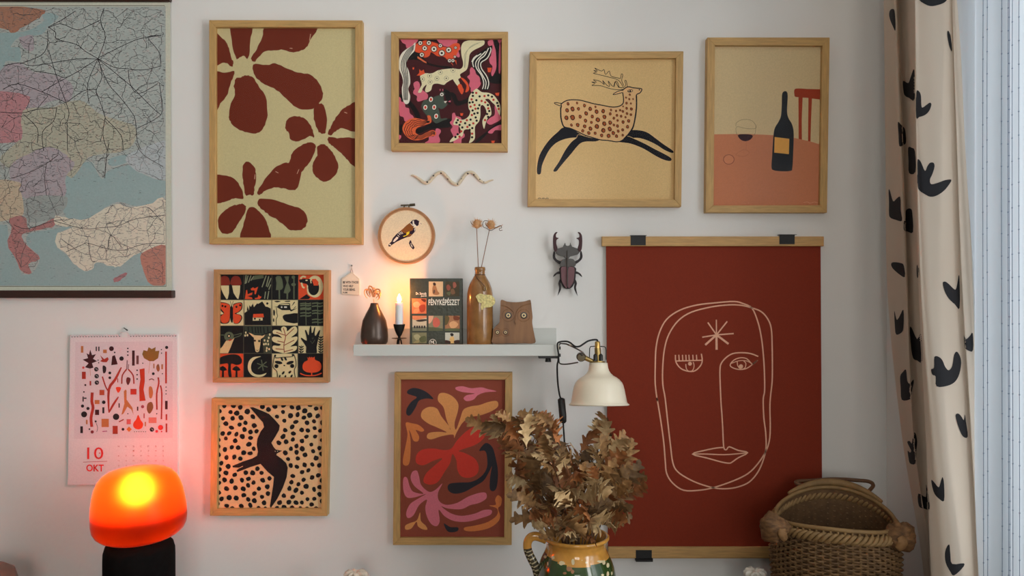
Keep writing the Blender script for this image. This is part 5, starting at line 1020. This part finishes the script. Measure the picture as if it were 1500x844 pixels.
# ---------------------------------------------------------------- dried oak branches
def leaf_mesh(i, curl, fold, twist):
    half = [(0.0,0.010),(0.10,0.018),(0.18,0.07),(0.24,0.17),(0.28,0.15),(0.30,0.07),(0.38,0.13),(0.45,0.27),(0.49,0.25),(0.50,0.09),(0.58,0.15),(0.66,0.29),(0.70,0.26),(0.70,0.10),(0.78,0.13),(0.85,0.20),(0.88,0.18),(0.89,0.08),(0.95,0.09),(1.0,0.01)]
    R = random.Random(40+i); vs = []; fs = []; n = len(half)
    for s_ in (-1,0,1):
        for tt, w in half:
            w2 = w*(1+R.uniform(-0.18,0.18)) if s_ else 0
            te = tt+(0.06*w2/0.25 if s_ else 0)
            x = s_*w2; z = fold*abs(x)+curl*(te-0.4)**2+0.05*math.sin(9*te+i)*abs(x)*3+R.uniform(-0.015,0.015)*(1 if s_ else 0)
            a = twist*te; vs.append((x*math.cos(a)-z*math.sin(a), te, x*math.sin(a)+z*math.cos(a)))
    for k_ in range(n-1):
        fs.append((k_,k_+1,n+k_+1,n+k_)); fs.append((n+k_,n+k_+1,2*n+k_+1,2*n+k_))
    me = bpy.data.meshes.new('oak_leaf'); me.from_pydata(vs, [], fs); me.polygons.foreach_set('use_smooth', [True]*len(fs)); return me
M_leaf = mat('dry_oak_leaf', C(138,106,66), 0.65, noise=0.2, scale=5, color2=C(80,54,30), rand=0.55)
M_leaf2 = mat('pale_dry_oak_leaf', C(190,168,128), 0.6, noise=0.2, scale=5, color2=C(136,108,70), rand=0.3)
M_leaf3 = mat('rusty_dry_oak_leaf', C(140,88,46), 0.65, noise=0.2, scale=5, color2=C(92,54,28), rand=0.4)
M_stem = mat('oak_twig', C(84,62,44), 0.8, noise=0.2)
leaves = []
for i in range(8):
    me = leaf_mesh(i, [0.5,-0.4,0.8,0.2,-0.7,0.6,1.0,-0.2][i], [0.5,0.25,0.8,-0.35,0.6,0.15,1.1,0.45][i], [0.3,-0.5,0.6,0.2,-0.3,0.9,-0.8,0.1][i]); me.materials.append((M_leaf2, M_leaf, M_leaf, M_leaf3, M_leaf, M_leaf2, M_leaf3, M_leaf)[i]); leaves.append(me)
LV = [([v.co.copy() for v in me.vertices], [tuple(p.vertices) for p in me.polygons]) for me in leaves]
RL = random.Random(21); mouth = Vector((ax, yj, zr))
tips = [(716,612,-.20,15),(735,597,-.33,15),(770,612,-.26,14),(787,600,-.18,14),(812,604,-.33,13),(850,648,-.24,10),(800,650,-.43,12),(877,636,-.22,13),(896,636,-.32,15),(918,668,-.26,15),(926,704,-.34,14),(886,690,-.44,12),(752,690,-.38,12),(848,690,-.46,11),(900,742,-.40,9),(775,738,-.44,9),(838,735,-.47,9),(806,752,-.47,8),(868,752,-.46,8),(893,765,-.36,7),(795,764,-.38,7)]
def solid(vs, fs):                       # (low corner, high corner, tree) of a placed shape
    return [min(v[k_] for v in vs) for k_ in range(3)], [max(v[k_] for v in vs) for k_ in range(3)], BVHTree.FromPolygons(vs, fs)
def clash(a, others):
    return sum(1 for b in others if all(a[0][k_] <= b[1][k_] and b[0][k_] <= a[1][k_] for k_ in range(3)) and a[2].overlap(b[2]))
fixed = []                               # what the leaves must not cut through: jug, lamp with its cord, pictures behind
for o in list(bpy.data.objects):
    if o.type == 'MESH' and o.parent and o.parent.name.split('.')[0] in ('glazed_jug', 'clamp_lamp', 'hanging_poster', 'framed_picture'):
        off = parent_world(o); fixed.append(solid([v.co+off for v in o.data.vertices], [tuple(p.vertices) for p in o.data.polygons]))
twigs = []                               # branch thing, path, shape of its twig
for px, py, y, nl_ in tips:
    tip = (mouth+Vector((0,0,0.01))).lerp(W(px, py, y), 0.86); a_ = math.atan2(tip.y-mouth.y, tip.x-mouth.x); best = None   # the end leaf reaches on from here
    reach = math.hypot(tip.x-mouth.x, tip.y-mouth.y)
    for tr in range(80):
        b_ = a_+RL.uniform(-0.5,0.5)*min(1, tr/20); re = min(0.046, reach*0.75)*RL.uniform(0.7,1.0); rb = RL.uniform(0.2,0.6)*re
        root = mouth+Vector((math.cos(b_)*rb, math.sin(b_)*rb, -0.055)); ex = mouth+Vector((math.cos(b_)*re, math.sin(b_)*re, 0.012))
        mid = ex.lerp(tip, 0.5)+Vector((0,0,0.014 if reach > 0.06 else 0))
        path = cat_([root, ex, mid, tip], 6, False); m = MB().tube(path, [0.0018-0.0012*i/len(path) for i in range(len(path))], 6); sd_ = solid(m.v, m.f)
        n_ = clash(sd_, [t_[3] for t_ in twigs])+clash(sd_, fixed)
        if best is None or n_ < best[0]: best = (n_, root, path, m, sd_)
        if n_ == 0: break
    _, root, path, m, sd_ = best
    th = thing('oak_branch', root, 'branch of dried brown oak leaves standing in the glazed jug', 'branch', 'dried oak branches in the jug')
    m.build('twig', M_stem, th); twigs.append((th, path, max(8, nl_), sd_))
placed = []
for li in range(16):
    for bi, (th, path, nl_, own) in enumerate(twigs):
        if li >= nl_: continue
        root = Vector(th.location); others = fixed+[t_[3] for k_, t_ in enumerate(twigs) if k_ != bi]; best = None
        j0 = next(k_ for k_ in range(len(path)) if path[k_].z > zr+0.010)/(len(path)-1)
        for tr in range(70):
            u = 1.0 if li == 0 else j0+(0.97-j0)*min(1, (li-1+RL.random())/(nl_-1)); f_ = u*(len(path)-1); j = min(int(f_), len(path)-2); p = path[j].lerp(path[j+1], f_-j)
            td = (path[j+1]-path[j]).normalized(); wide = 0.35 if li == 0 else 0.85+0.5*tr/70
            dr = (td*RL.uniform(0.5,1.3)+Vector((RL.uniform(-1,1), RL.uniform(-1,0.6), RL.uniform(-0.6,0.8)))*wide).normalized()
            if li in (1, 2, 3) and path[-1].y < yj-0.02:                 # leaves low on the front twigs, over the jug's mouth
                f_ = (j0+0.10*RL.random())*(len(path)-1); j = min(int(f_), len(path)-2); p = path[j].lerp(path[j+1], f_-j)
                dr = Vector((RL.uniform(-1,1), RL.uniform(-0.9,-0.25), RL.uniform(0.0,0.7))).normalized()
            if p.z < zr+0.045: dr.z = abs(dr.z)*0.7+0.08; dr.normalize()
            nrm = Vector((RL.uniform(-0.9,0.9), -1.0, RL.uniform(-0.5,0.9))); nrm = (nrm-dr*nrm.dot(dr)).normalized(); xx = dr.cross(nrm)
            s_ = RL.uniform(0.054,0.082)*(1-0.35*tr/70); mi = RL.randrange(8)
            en = p+dr*s_; f_ = D/(D+en.y); qx, qz = en.x*f_, CZ+(en.z-CZ)*f_
            if en.y > -0.03 or qz > CZ-(600-422)*S or (0.085 < qx < 0.19 and qz > CZ-(640-422)*S): continue   # keep the cord switch and lamp free
            M4 = Matrix.Translation(p) @ Matrix((xx, dr, nrm)).transposed().to_4x4() @ Matrix.Diagonal((s_,s_,s_,1))
            sd_ = solid([M4 @ v for v in LV[mi][0]], LV[mi][1]); n_ = clash(sd_, others)+clash(sd_, placed)
            if best is None or n_ < best[0]: best = (n_, M4, mi, sd_)
            if n_ == 0: break
        if best is None or best[0] > 0: continue
        placed.append(best[3])
        lo = bpy.data.objects.new('leaf', leaves[best[2]]); col.objects.link(lo); lo.parent = th; lo.matrix_local = Matrix.Translation(-root) @ best[1]

# ---------------------------------------------------------------- wicker basket
yk = -0.245; kk = K(yk); bx = xof(1222, yk); AR, BRd = 84.5*kk, 0.108
zc = 0.893
bk = thing('wicker_basket', (bx, yk, ZT), 'open oval wicker basket with braided rim and rolled side handles', 'basket')
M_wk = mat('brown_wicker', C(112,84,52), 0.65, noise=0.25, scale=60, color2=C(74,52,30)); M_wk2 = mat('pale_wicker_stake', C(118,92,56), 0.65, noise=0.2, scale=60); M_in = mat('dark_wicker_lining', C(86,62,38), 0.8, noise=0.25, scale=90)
def rimz(a): return zc+0.0165*math.sin(a)-0.010*math.cos(2*a)
def bodyp(a, h, off=0.0):
    """a: angle (pi/2 = towards the wall), h: 0 bottom .. 1 rim"""
    f = 0.86+0.18*math.sin(min(1,h*1.25)*math.pi/2)-0.05*max(0,h-0.75)/0.25
    zt_ = rimz(a)-0.004; u_, v_ = (AR*f+off)*math.cos(a), (BRd*f+off)*math.sin(a)
    return Vector((bx+u_*CR_-v_*SR_, yk+u_*SR_+v_*CR_, ZT+0.002+(zt_-ZT-0.002)*h))
NS = 56; RA = -math.atan2(bx, D+yk); CR_, SR_ = math.cos(RA), math.sin(RA)
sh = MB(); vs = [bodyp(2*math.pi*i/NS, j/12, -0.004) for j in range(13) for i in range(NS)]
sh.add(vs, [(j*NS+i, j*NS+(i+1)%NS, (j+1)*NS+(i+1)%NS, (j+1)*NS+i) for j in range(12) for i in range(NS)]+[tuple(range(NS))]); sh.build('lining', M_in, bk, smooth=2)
st = MB()
for i in range(NS):
    a = 2*math.pi*(i+0.5)/NS; st.tube([bodyp(a, j/8, 0.0) for j in range(9)], 0.0024, 5)
st.build('stakes', M_wk2, bk, smooth=True)['kind'] = 'stuff'
wv = MB(); ROWS = 42
for r_ in range(ROWS):
    h = 0.01+0.90*r_/(ROWS-1); pts = []
    for i in range(NS*4):
        a = 2*math.pi*i/(NS*4); ph = math.cos(a*NS/2 + (math.pi if r_ % 2 else 0))
        pts.append(bodyp(a, h, 0.0008+0.0036*ph))
    wv.tube(pts, 0.0024, 5, closed=True)
wv.build('weave', M_wk, bk, smooth=2)['kind'] = 'stuff'
for s_ in range(3):
    pts = []
    for i in range(260):
        a = 2*math.pi*i/260; ph = a*22+s_*2*math.pi/3; c_ = bodyp(a, 0.955, 0.002+0.0050*math.cos(ph)); c_.z += 0.0065*math.sin(ph)-0.002; pts.append(c_)
    MB().tube(pts, 0.0042, 6, closed=True).build('braid_strand', M_wk2, bk, smooth=2)
pts = [bodyp(2*math.pi*i/120, 1.0, -0.0025)+Vector((0,0,0.003)) for i in range(120)]
MB().tube(pts, 0.0042, 8, closed=True).build('rim', M_wk2, bk, smooth=2)
# raised back brim and its folded handle
bp_ = [bodyp(a, 1.0, 0.004)+Vector((0.0015,0.004,0.006+0.006*math.sin((a-0.7)/(math.pi-1.4)*math.pi))) for a in [0.7+(math.pi-1.4)*i/24 for i in range(25)]]
MB().tube(bp_, [0.003+0.0055*math.sin(math.pi*(i+0.5)/25) for i in range(25)], 8).build('back_brim', M_wk2, bk, smooth=2)
hb = cat_([W(1186,716,-0.135), W(1167,708,-0.120), W(1170,705,-0.112), W(1190,704,-0.108), W(1224,702,-0.104), W(1258,704,-0.112), W(1274,706,-0.122), W(1279,712,-0.135), W(1270,722,-0.150)], 5, False)
MB().tube(hb, 0.0042, 8).build('carrying_handle', mat('dark_wicker', C(84,56,34), 0.6, noise=0.2, scale=60), bk, smooth=True)
M_hd = mat('rolled_palm_handle', C(118,84,50), 0.75, noise=0.3, scale=70, color2=C(66,44,24), bump=0.9, stretch=(1,1,2.5))
for sx, hx, hy in ((-1,1133.5,773),(1,1319,786)):
    hc = W(hx, hy, yk-(0.05 if sx < 0 else 0.085)); hmb = MB().ball(hc, 0.0285, 22, 16, sc=(1.0,0.9,0.98)); RH = random.Random(sx+5)
    ph = [RH.uniform(0,6.28) for _ in range(6)]
    for v in hmb.v:
        d_ = v-hc; a_ = math.atan2(d_.z, d_.x); e_ = d_.y/0.027
        d_ *= 1+0.10*math.sin(3*a_+ph[0]+2*e_)+0.07*math.sin(5*a_+ph[1]-4*e_)+0.05*math.sin(9*a_+ph[2]+7*e_); v[:] = hc+d_
    hmb.build('rolled_handle', M_hd, bk, smooth=2)
    MB().tube([bodyp(math.pi if sx < 0 else 0, 0.93), hc+Vector((-sx*0.004,0.008,0.012)), hc+Vector((0,0,0.004))], [0.006,0.008,0.006], 8).build('handle_root', M_hd, bk, smooth=True)
    P = cat_([hc+Vector((-sx*0.012,-0.022,0.006)), hc+Vector((-sx*0.008,-0.026,-0.004)), hc+Vector((-sx*0.016,-0.022,-0.018))],4,False)
    MB().tube(P, [0.006+0.004*math.sin(math.pi*i/8) for i in range(9)], 6, flat=0.35).build('leaf_end', mat('pale_palm_strip', C(116,84,50), 0.7, noise=0.3, scale=60), bk, smooth=2)

# ---------------------------------------------------------------- small things whose tops just reach into the picture
def ruffle(name, px, py, y, label, w, seed, colr):
    c_ = W(px, py, y); R = random.Random(seed); th = thing(name, (c_.x, y, ZT), label, 'ornament')
    m = mat('white_bisque_'+str(seed), colr, 0.7, noise=0.05)
    h0 = c_.z-ZT
    MB().lathe([(0.018,0),(0.022,0.004),(0.016,h0*0.35),(0.012,h0*0.62),(0.017,h0*0.78),(0.012,h0*0.84)], (c_.x,y,ZT), 24, cap0=True, cap1=True).build('body', m, th, smooth=True)
    for i in range(9):
        a = i*0.7; d_ = Vector((math.cos(a),math.sin(a)*0.7,0))
        pts = [Vector((c_.x,y,ZT+h0*0.72))+d_*w*u+Vector((0,0,(h0*0.28+R.uniform(-0.004,0.0))*math.sin(min(1,u*1.5)*math.pi*0.6))) for u in (0,0.25,0.5,0.75,1.0)]
        MB().tube(cat_(pts,3,False), [0.006*(0.4+math.sin(math.pi*(k_+1)/14.5)) for k_ in range(13)], 7, flat=0.5).build('petal', m, th, smooth=2)
ruffle('white_flower_ornament', 1106, 837, -0.19, 'white ruffled flower ornament beside the wicker basket', 0.024, 1, C(200,196,186))
ruffle('pale_flower_ornament', 521, 839, -0.16, 'pale cream ruffled ornament standing between lamp and jug', 0.026, 2, C(190,176,160))
yd = -0.17; cd = W(-26, 831, yd)
bw = MB().lathe([(0.03,0),(0.045,0.003),(0.062,0.04),(0.068,0.075),(0.06,cd.z-ZT-0.012),(0.045,cd.z-ZT-0.002),(0.0,cd.z-ZT)], (cd.x,yd,ZT), 40, cap0=True).build('lidded_pot', mat('dark_brown_pot', C(84,66,56), 0.5, noise=0.1), None, smooth=2)
tag(bw, 'dark brown rounded pot on the sideboard below the map', 'pot')

# ---------------------------------------------------------------- printed curtain
rows = [(-400, [(1293,-.06),(1311,-.15),(1317,-.12),(1345,-.22),(1339,-.335),(1342,-.35),(1388,-.36),(1394,-.366),(1406,-.37)]),
 (-190, [(1293,-.06),(1311,-.15),(1317,-.12),(1345,-.22),(1339,-.335),(1342,-.35),(1388,-.36),(1394,-.366),(1406,-.37)]),
 (0, [(1294,-.06),(1312,-.15),(1318,-.12),(1345,-.22),(1341,-.335),(1345,-.35),(1390,-.36),(1396,-.366),(1408,-.37)]),
 (210, [(1296,-.07),(1319,-.165),(1324,-.135),(1347,-.227),(1342,-.34),(1350,-.357),(1397,-.367),(1403,-.373),(1416,-.378)]),
 (430, [(1300,-.085),(1327,-.18),(1330,-.15),(1350,-.235),(1347,-.345),(1358,-.365),(1405,-.375),(1411,-.382),(1425,-.387)]),
 (640, [(1322,-.15),(1337,-.24),(1339,-.21),(1360,-.27),(1357,-.37),(1376,-.40),(1418,-.40),(1424,-.407),(1432,-.397)]),
 (844, [(1354,-.24),(1364,-.30),(1362,-.28),(1372,-.33),(1364,-.40),(1396,-.44),(1430,-.43),(1436,-.44),(1444,-.435)]),
 (1150, [(1372,-.29),(1382,-.34),(1380,-.32),(1388,-.36),(1380,-.42),(1412,-.455),(1440,-.445),(1446,-.455),(1452,-.45)]),
 (1460, [(1378,-.30),(1388,-.35),(1386,-.33),(1394,-.37),(1386,-.43),(1416,-.46),(1444,-.45),(1450,-.46),(1456,-.455)])]
RV = []
for py, nd in rows:
    pts = [W(px,py,y) for px, y in nd]
    RV.append([v for v in cat_(pts, 12, False)])
NU = len(RV[0]); G = []
cols = [cat_([RV[r_][u] for r_ in range(len(RV))], 14, False) for u in range(NU)]
NV = len(cols[0])
for v_ in range(NV):
    for u in range(NU):
        p = cols[u][v_].copy(); w_ = math.sin(u*0.33+v_*0.05)*0.0014+math.sin(u*0.8-v_*0.11)*0.0007
        p.x = min(p.x+w_, XR-0.012); p.y += w_*0.6; p.z = min(max(p.z, 0.012), 2.43); G.append(p)
cur = thing('printed_curtain', (0.82,-0.35,0.012), 'cream curtain printed with black tulip-like birds, gathered beside the window', 'curtain')
M_cur = cloth_mat('cream_cotton', C(196,184,170), 0.0, 0.28)
co = MB().add(G, [(v_*NU+u, v_*NU+u+1, (v_+1)*NU+u+1, (v_+1)*NU+u) for v_ in range(NV-1) for u in range(NU-1)]).build('cloth', M_cur, cur, smooth=2, fix=False)
cb = caster(co); z1, z2, z3, z4 = T(1190,0,3.835), T(1190,210,3.835), T(1190,420,3.835), T(1190,624,3.835)
mo = [(z1,[(590,-40),(765,-40),(755,0),(735,18),(700,30),(665,35),(635,25),(600,0)]),(z1,[(437,60),(450,50),(462,58),(467,110),(467,172),(455,150),(440,115),(433,85)]),(z1,[(511,455),(540,467),(555,430),(574,392),(576,556),(545,550),(525,540),(515,520)]),
 (z1,[(584,520),(600,515),(610,540),(612,590),(618,605),(640,590),(660,577),(668,590),(655,625),(630,648),(600,658),(584,660)]),(z1,[(757,180),(765,175),(775,200),(782,250),(783,290),(770,265),(760,220)]),(z1,[(482,685),(500,705),(522,725),(528,800),(510,815),(490,820),(485,750)]),
 (z2,[(540,25),(560,25),(578,45),(580,160),(545,167),(542,100)]),(z2,[(590,95),(600,92),(612,110),(632,155),(645,130),(660,110),(680,110),(686,130),(675,170),(660,205),(668,230),(710,220),(745,207),(780,205),(765,235),(735,270),(695,295),(660,300),(630,285),(602,265),(592,240),(590,160)]),
 (z2,[(430,265),(437,265),(455,325),(475,310),(495,302),(498,375),(505,435),(470,430),(440,418),(432,395),(432,330)]),(z2,[(527,380),(540,367),(555,368),(563,390),(567,498),(535,495),(514,487),(514,440),(525,430)]),(z2,[(445,675),(460,668),(495,672),(515,685),(521,750),(495,740),(465,715),(448,695)]),(z2,[(588,690),(598,682),(602,740),(590,755)]),
 (z2,[(732,785),(745,777),(765,790),(790,815),(805,820),(815,780),(820,745),(826,760),(826,925),(800,905),(765,872),(742,830)]),(z3,[(462,135),(475,185),(490,170),(513,130),(513,230),(500,260),(472,268),(465,220)]),(z3,[(549,235),(560,232),(590,295),(612,265),(620,418),(590,415),(567,400),(555,330)]),
 (z3,[(667,465),(683,455),(685,395),(710,395),(730,415),(745,450),(765,470),(785,445),(795,385),(810,365),(828,390),(835,430),(825,490),(800,535),(755,558),(697,560),(692,505),(675,495)]),(z3,[(852,268),(862,295),(885,275),(900,262),(902,355),(880,362),(857,340)]),(z3,[(495,505),(510,480),(528,467),(535,530),(550,545),(568,522),(571,540),(562,580),(560,615),(545,635),(504,635),(498,570)]),
 (z3,[(803,725),(818,713),(835,728),(850,750),(855,718),(862,760),(872,842),(845,842),(820,790)]),(z4,[(535,90),(548,85),(560,100),(565,70),(570,40),(582,45),(590,90),(585,140),(580,212),(550,210),(542,180),(537,140),(550,150),(557,140),(545,115)]),(z4,[(597,380),(640,400),(640,330),(648,360),(655,400),(660,468),(630,465),(600,450)]),
 (z4,[(670,305),(685,315),(710,345),(722,310),(732,288),(740,330),(740,420),(715,412),(690,385),(677,350)]),(z4,[(745,720),(755,680),(770,668),(775,720),(785,775),(850,772),(840,800),(795,840),(775,820),(750,770)])]
mm = MB()
for zf, pl_ in mo:
    P = [tuple(v)[:2] for v in cat_(zf(pl_), 3)]
    tri = tessellate_polygon([[Vector((p[0],-p[1],0)) for p in P]])
    bm = bmesh.new(); bv = [bm.verts.new((p[0],p[1],0)) for p in P]
    for f in tri:
        try: bm.faces.new([bv[i] for i in f])
        except ValueError: pass
    for _ in range(4):
        es = [e for e in bm.edges if e.calc_length() > 2.2]
        if not es: break
        bmesh.ops.subdivide_edges(bm, edges=es, cuts=1, use_grid_fill=False); bmesh.ops.triangulate(bm, faces=[f for f in bm.faces if len(f.verts) > 3])
    hv = {v: hit(cb, v.co.x, v.co.y, 0.0007) for v in bm.verts}
    for f in bm.faces:
        g = [hv[v] for v in f.verts]
        if any(p is None for p in g): continue
        if max((g[i]-g[i-1]).length for i in range(3)) > 0.03: continue
        mm.add(g, [(0,1,2)])
    bm.free()
mm.build('printed_motifs', mat('black_curtain_ink', C(24,24,28), 0.85), cur, fix=False)
# curtain rail
rl = MB().tube([(0.83,0.0,2.438),(0.83,-2.4,2.438)], 0.012, 12).build('curtain_rod', M_iron, None, smooth=True); tag(rl, 'dark metal curtain rod above the window', 'curtain rod')

# ---------------------------------------------------------------- sheer curtain with stitched threads
def sx_(y, z): return 0.834+0.007*math.sin(y*57)+0.003*math.sin(y*131+z*0.8)
NY, NZ = 150, 30; G = []
for j in range(NZ+1):
    z = 0.02+(2.43-0.02)*j/NZ; py = 422+(CZ-z)/(S*0.76); pe = 1404+(py)*0.043; fe = 0.836/((max(1398,min(1450,pe))-750)*S); ye = D*(fe-1)
    for i in range(NY+1): y = ye+(-0.98-ye)*i/NY; G.append((sx_(y,z), y, z))
shr = thing('sheer_curtain', (0.834,-0.7,0.02), 'white sheer curtain with fine vertical knotted threads across half the window', 'curtain')
M_sh = cloth_mat('white_voile', (0.80,0.86,0.93), 0.22, 0.55)
MB().add(G, [(j*(NY+1)+i, j*(NY+1)+i+1, (j+1)*(NY+1)+i+1, (j+1)*(NY+1)+i) for j in range(NZ) for i in range(NY)]).build('voile', M_sh, shr, smooth=2, fix=False)
thm = MB(); zs = [0.03+2.33*i/40 for i in range(41)]
thm.tube([Vector((0,0.0012*math.sin(z*5),z)) for z in zs], 0.00062, 4)
for i in range(60): thm.ball((0,0.0012*math.sin((0.05+i*0.0385)*5),0.05+i*0.0385), 0.0014, 6, 4)
tmo = thm.build('thread', mat('blue_grey_thread', C(116,128,146), 0.9), None); tme = tmo.data; bpy.data.objects.remove(tmo)
y = -0.475; RT_ = random.Random(4)
while y > -0.96:
    o = bpy.data.objects.new('thread', tme); col.objects.link(o); o.parent = shr; o.location = Vector((sx_(y,1.3)-0.0022, y, 0.004+RT_.uniform(0,0.02)))-shr.location; y -= RT_.choice((0.012,0.018,0.021,0.026))
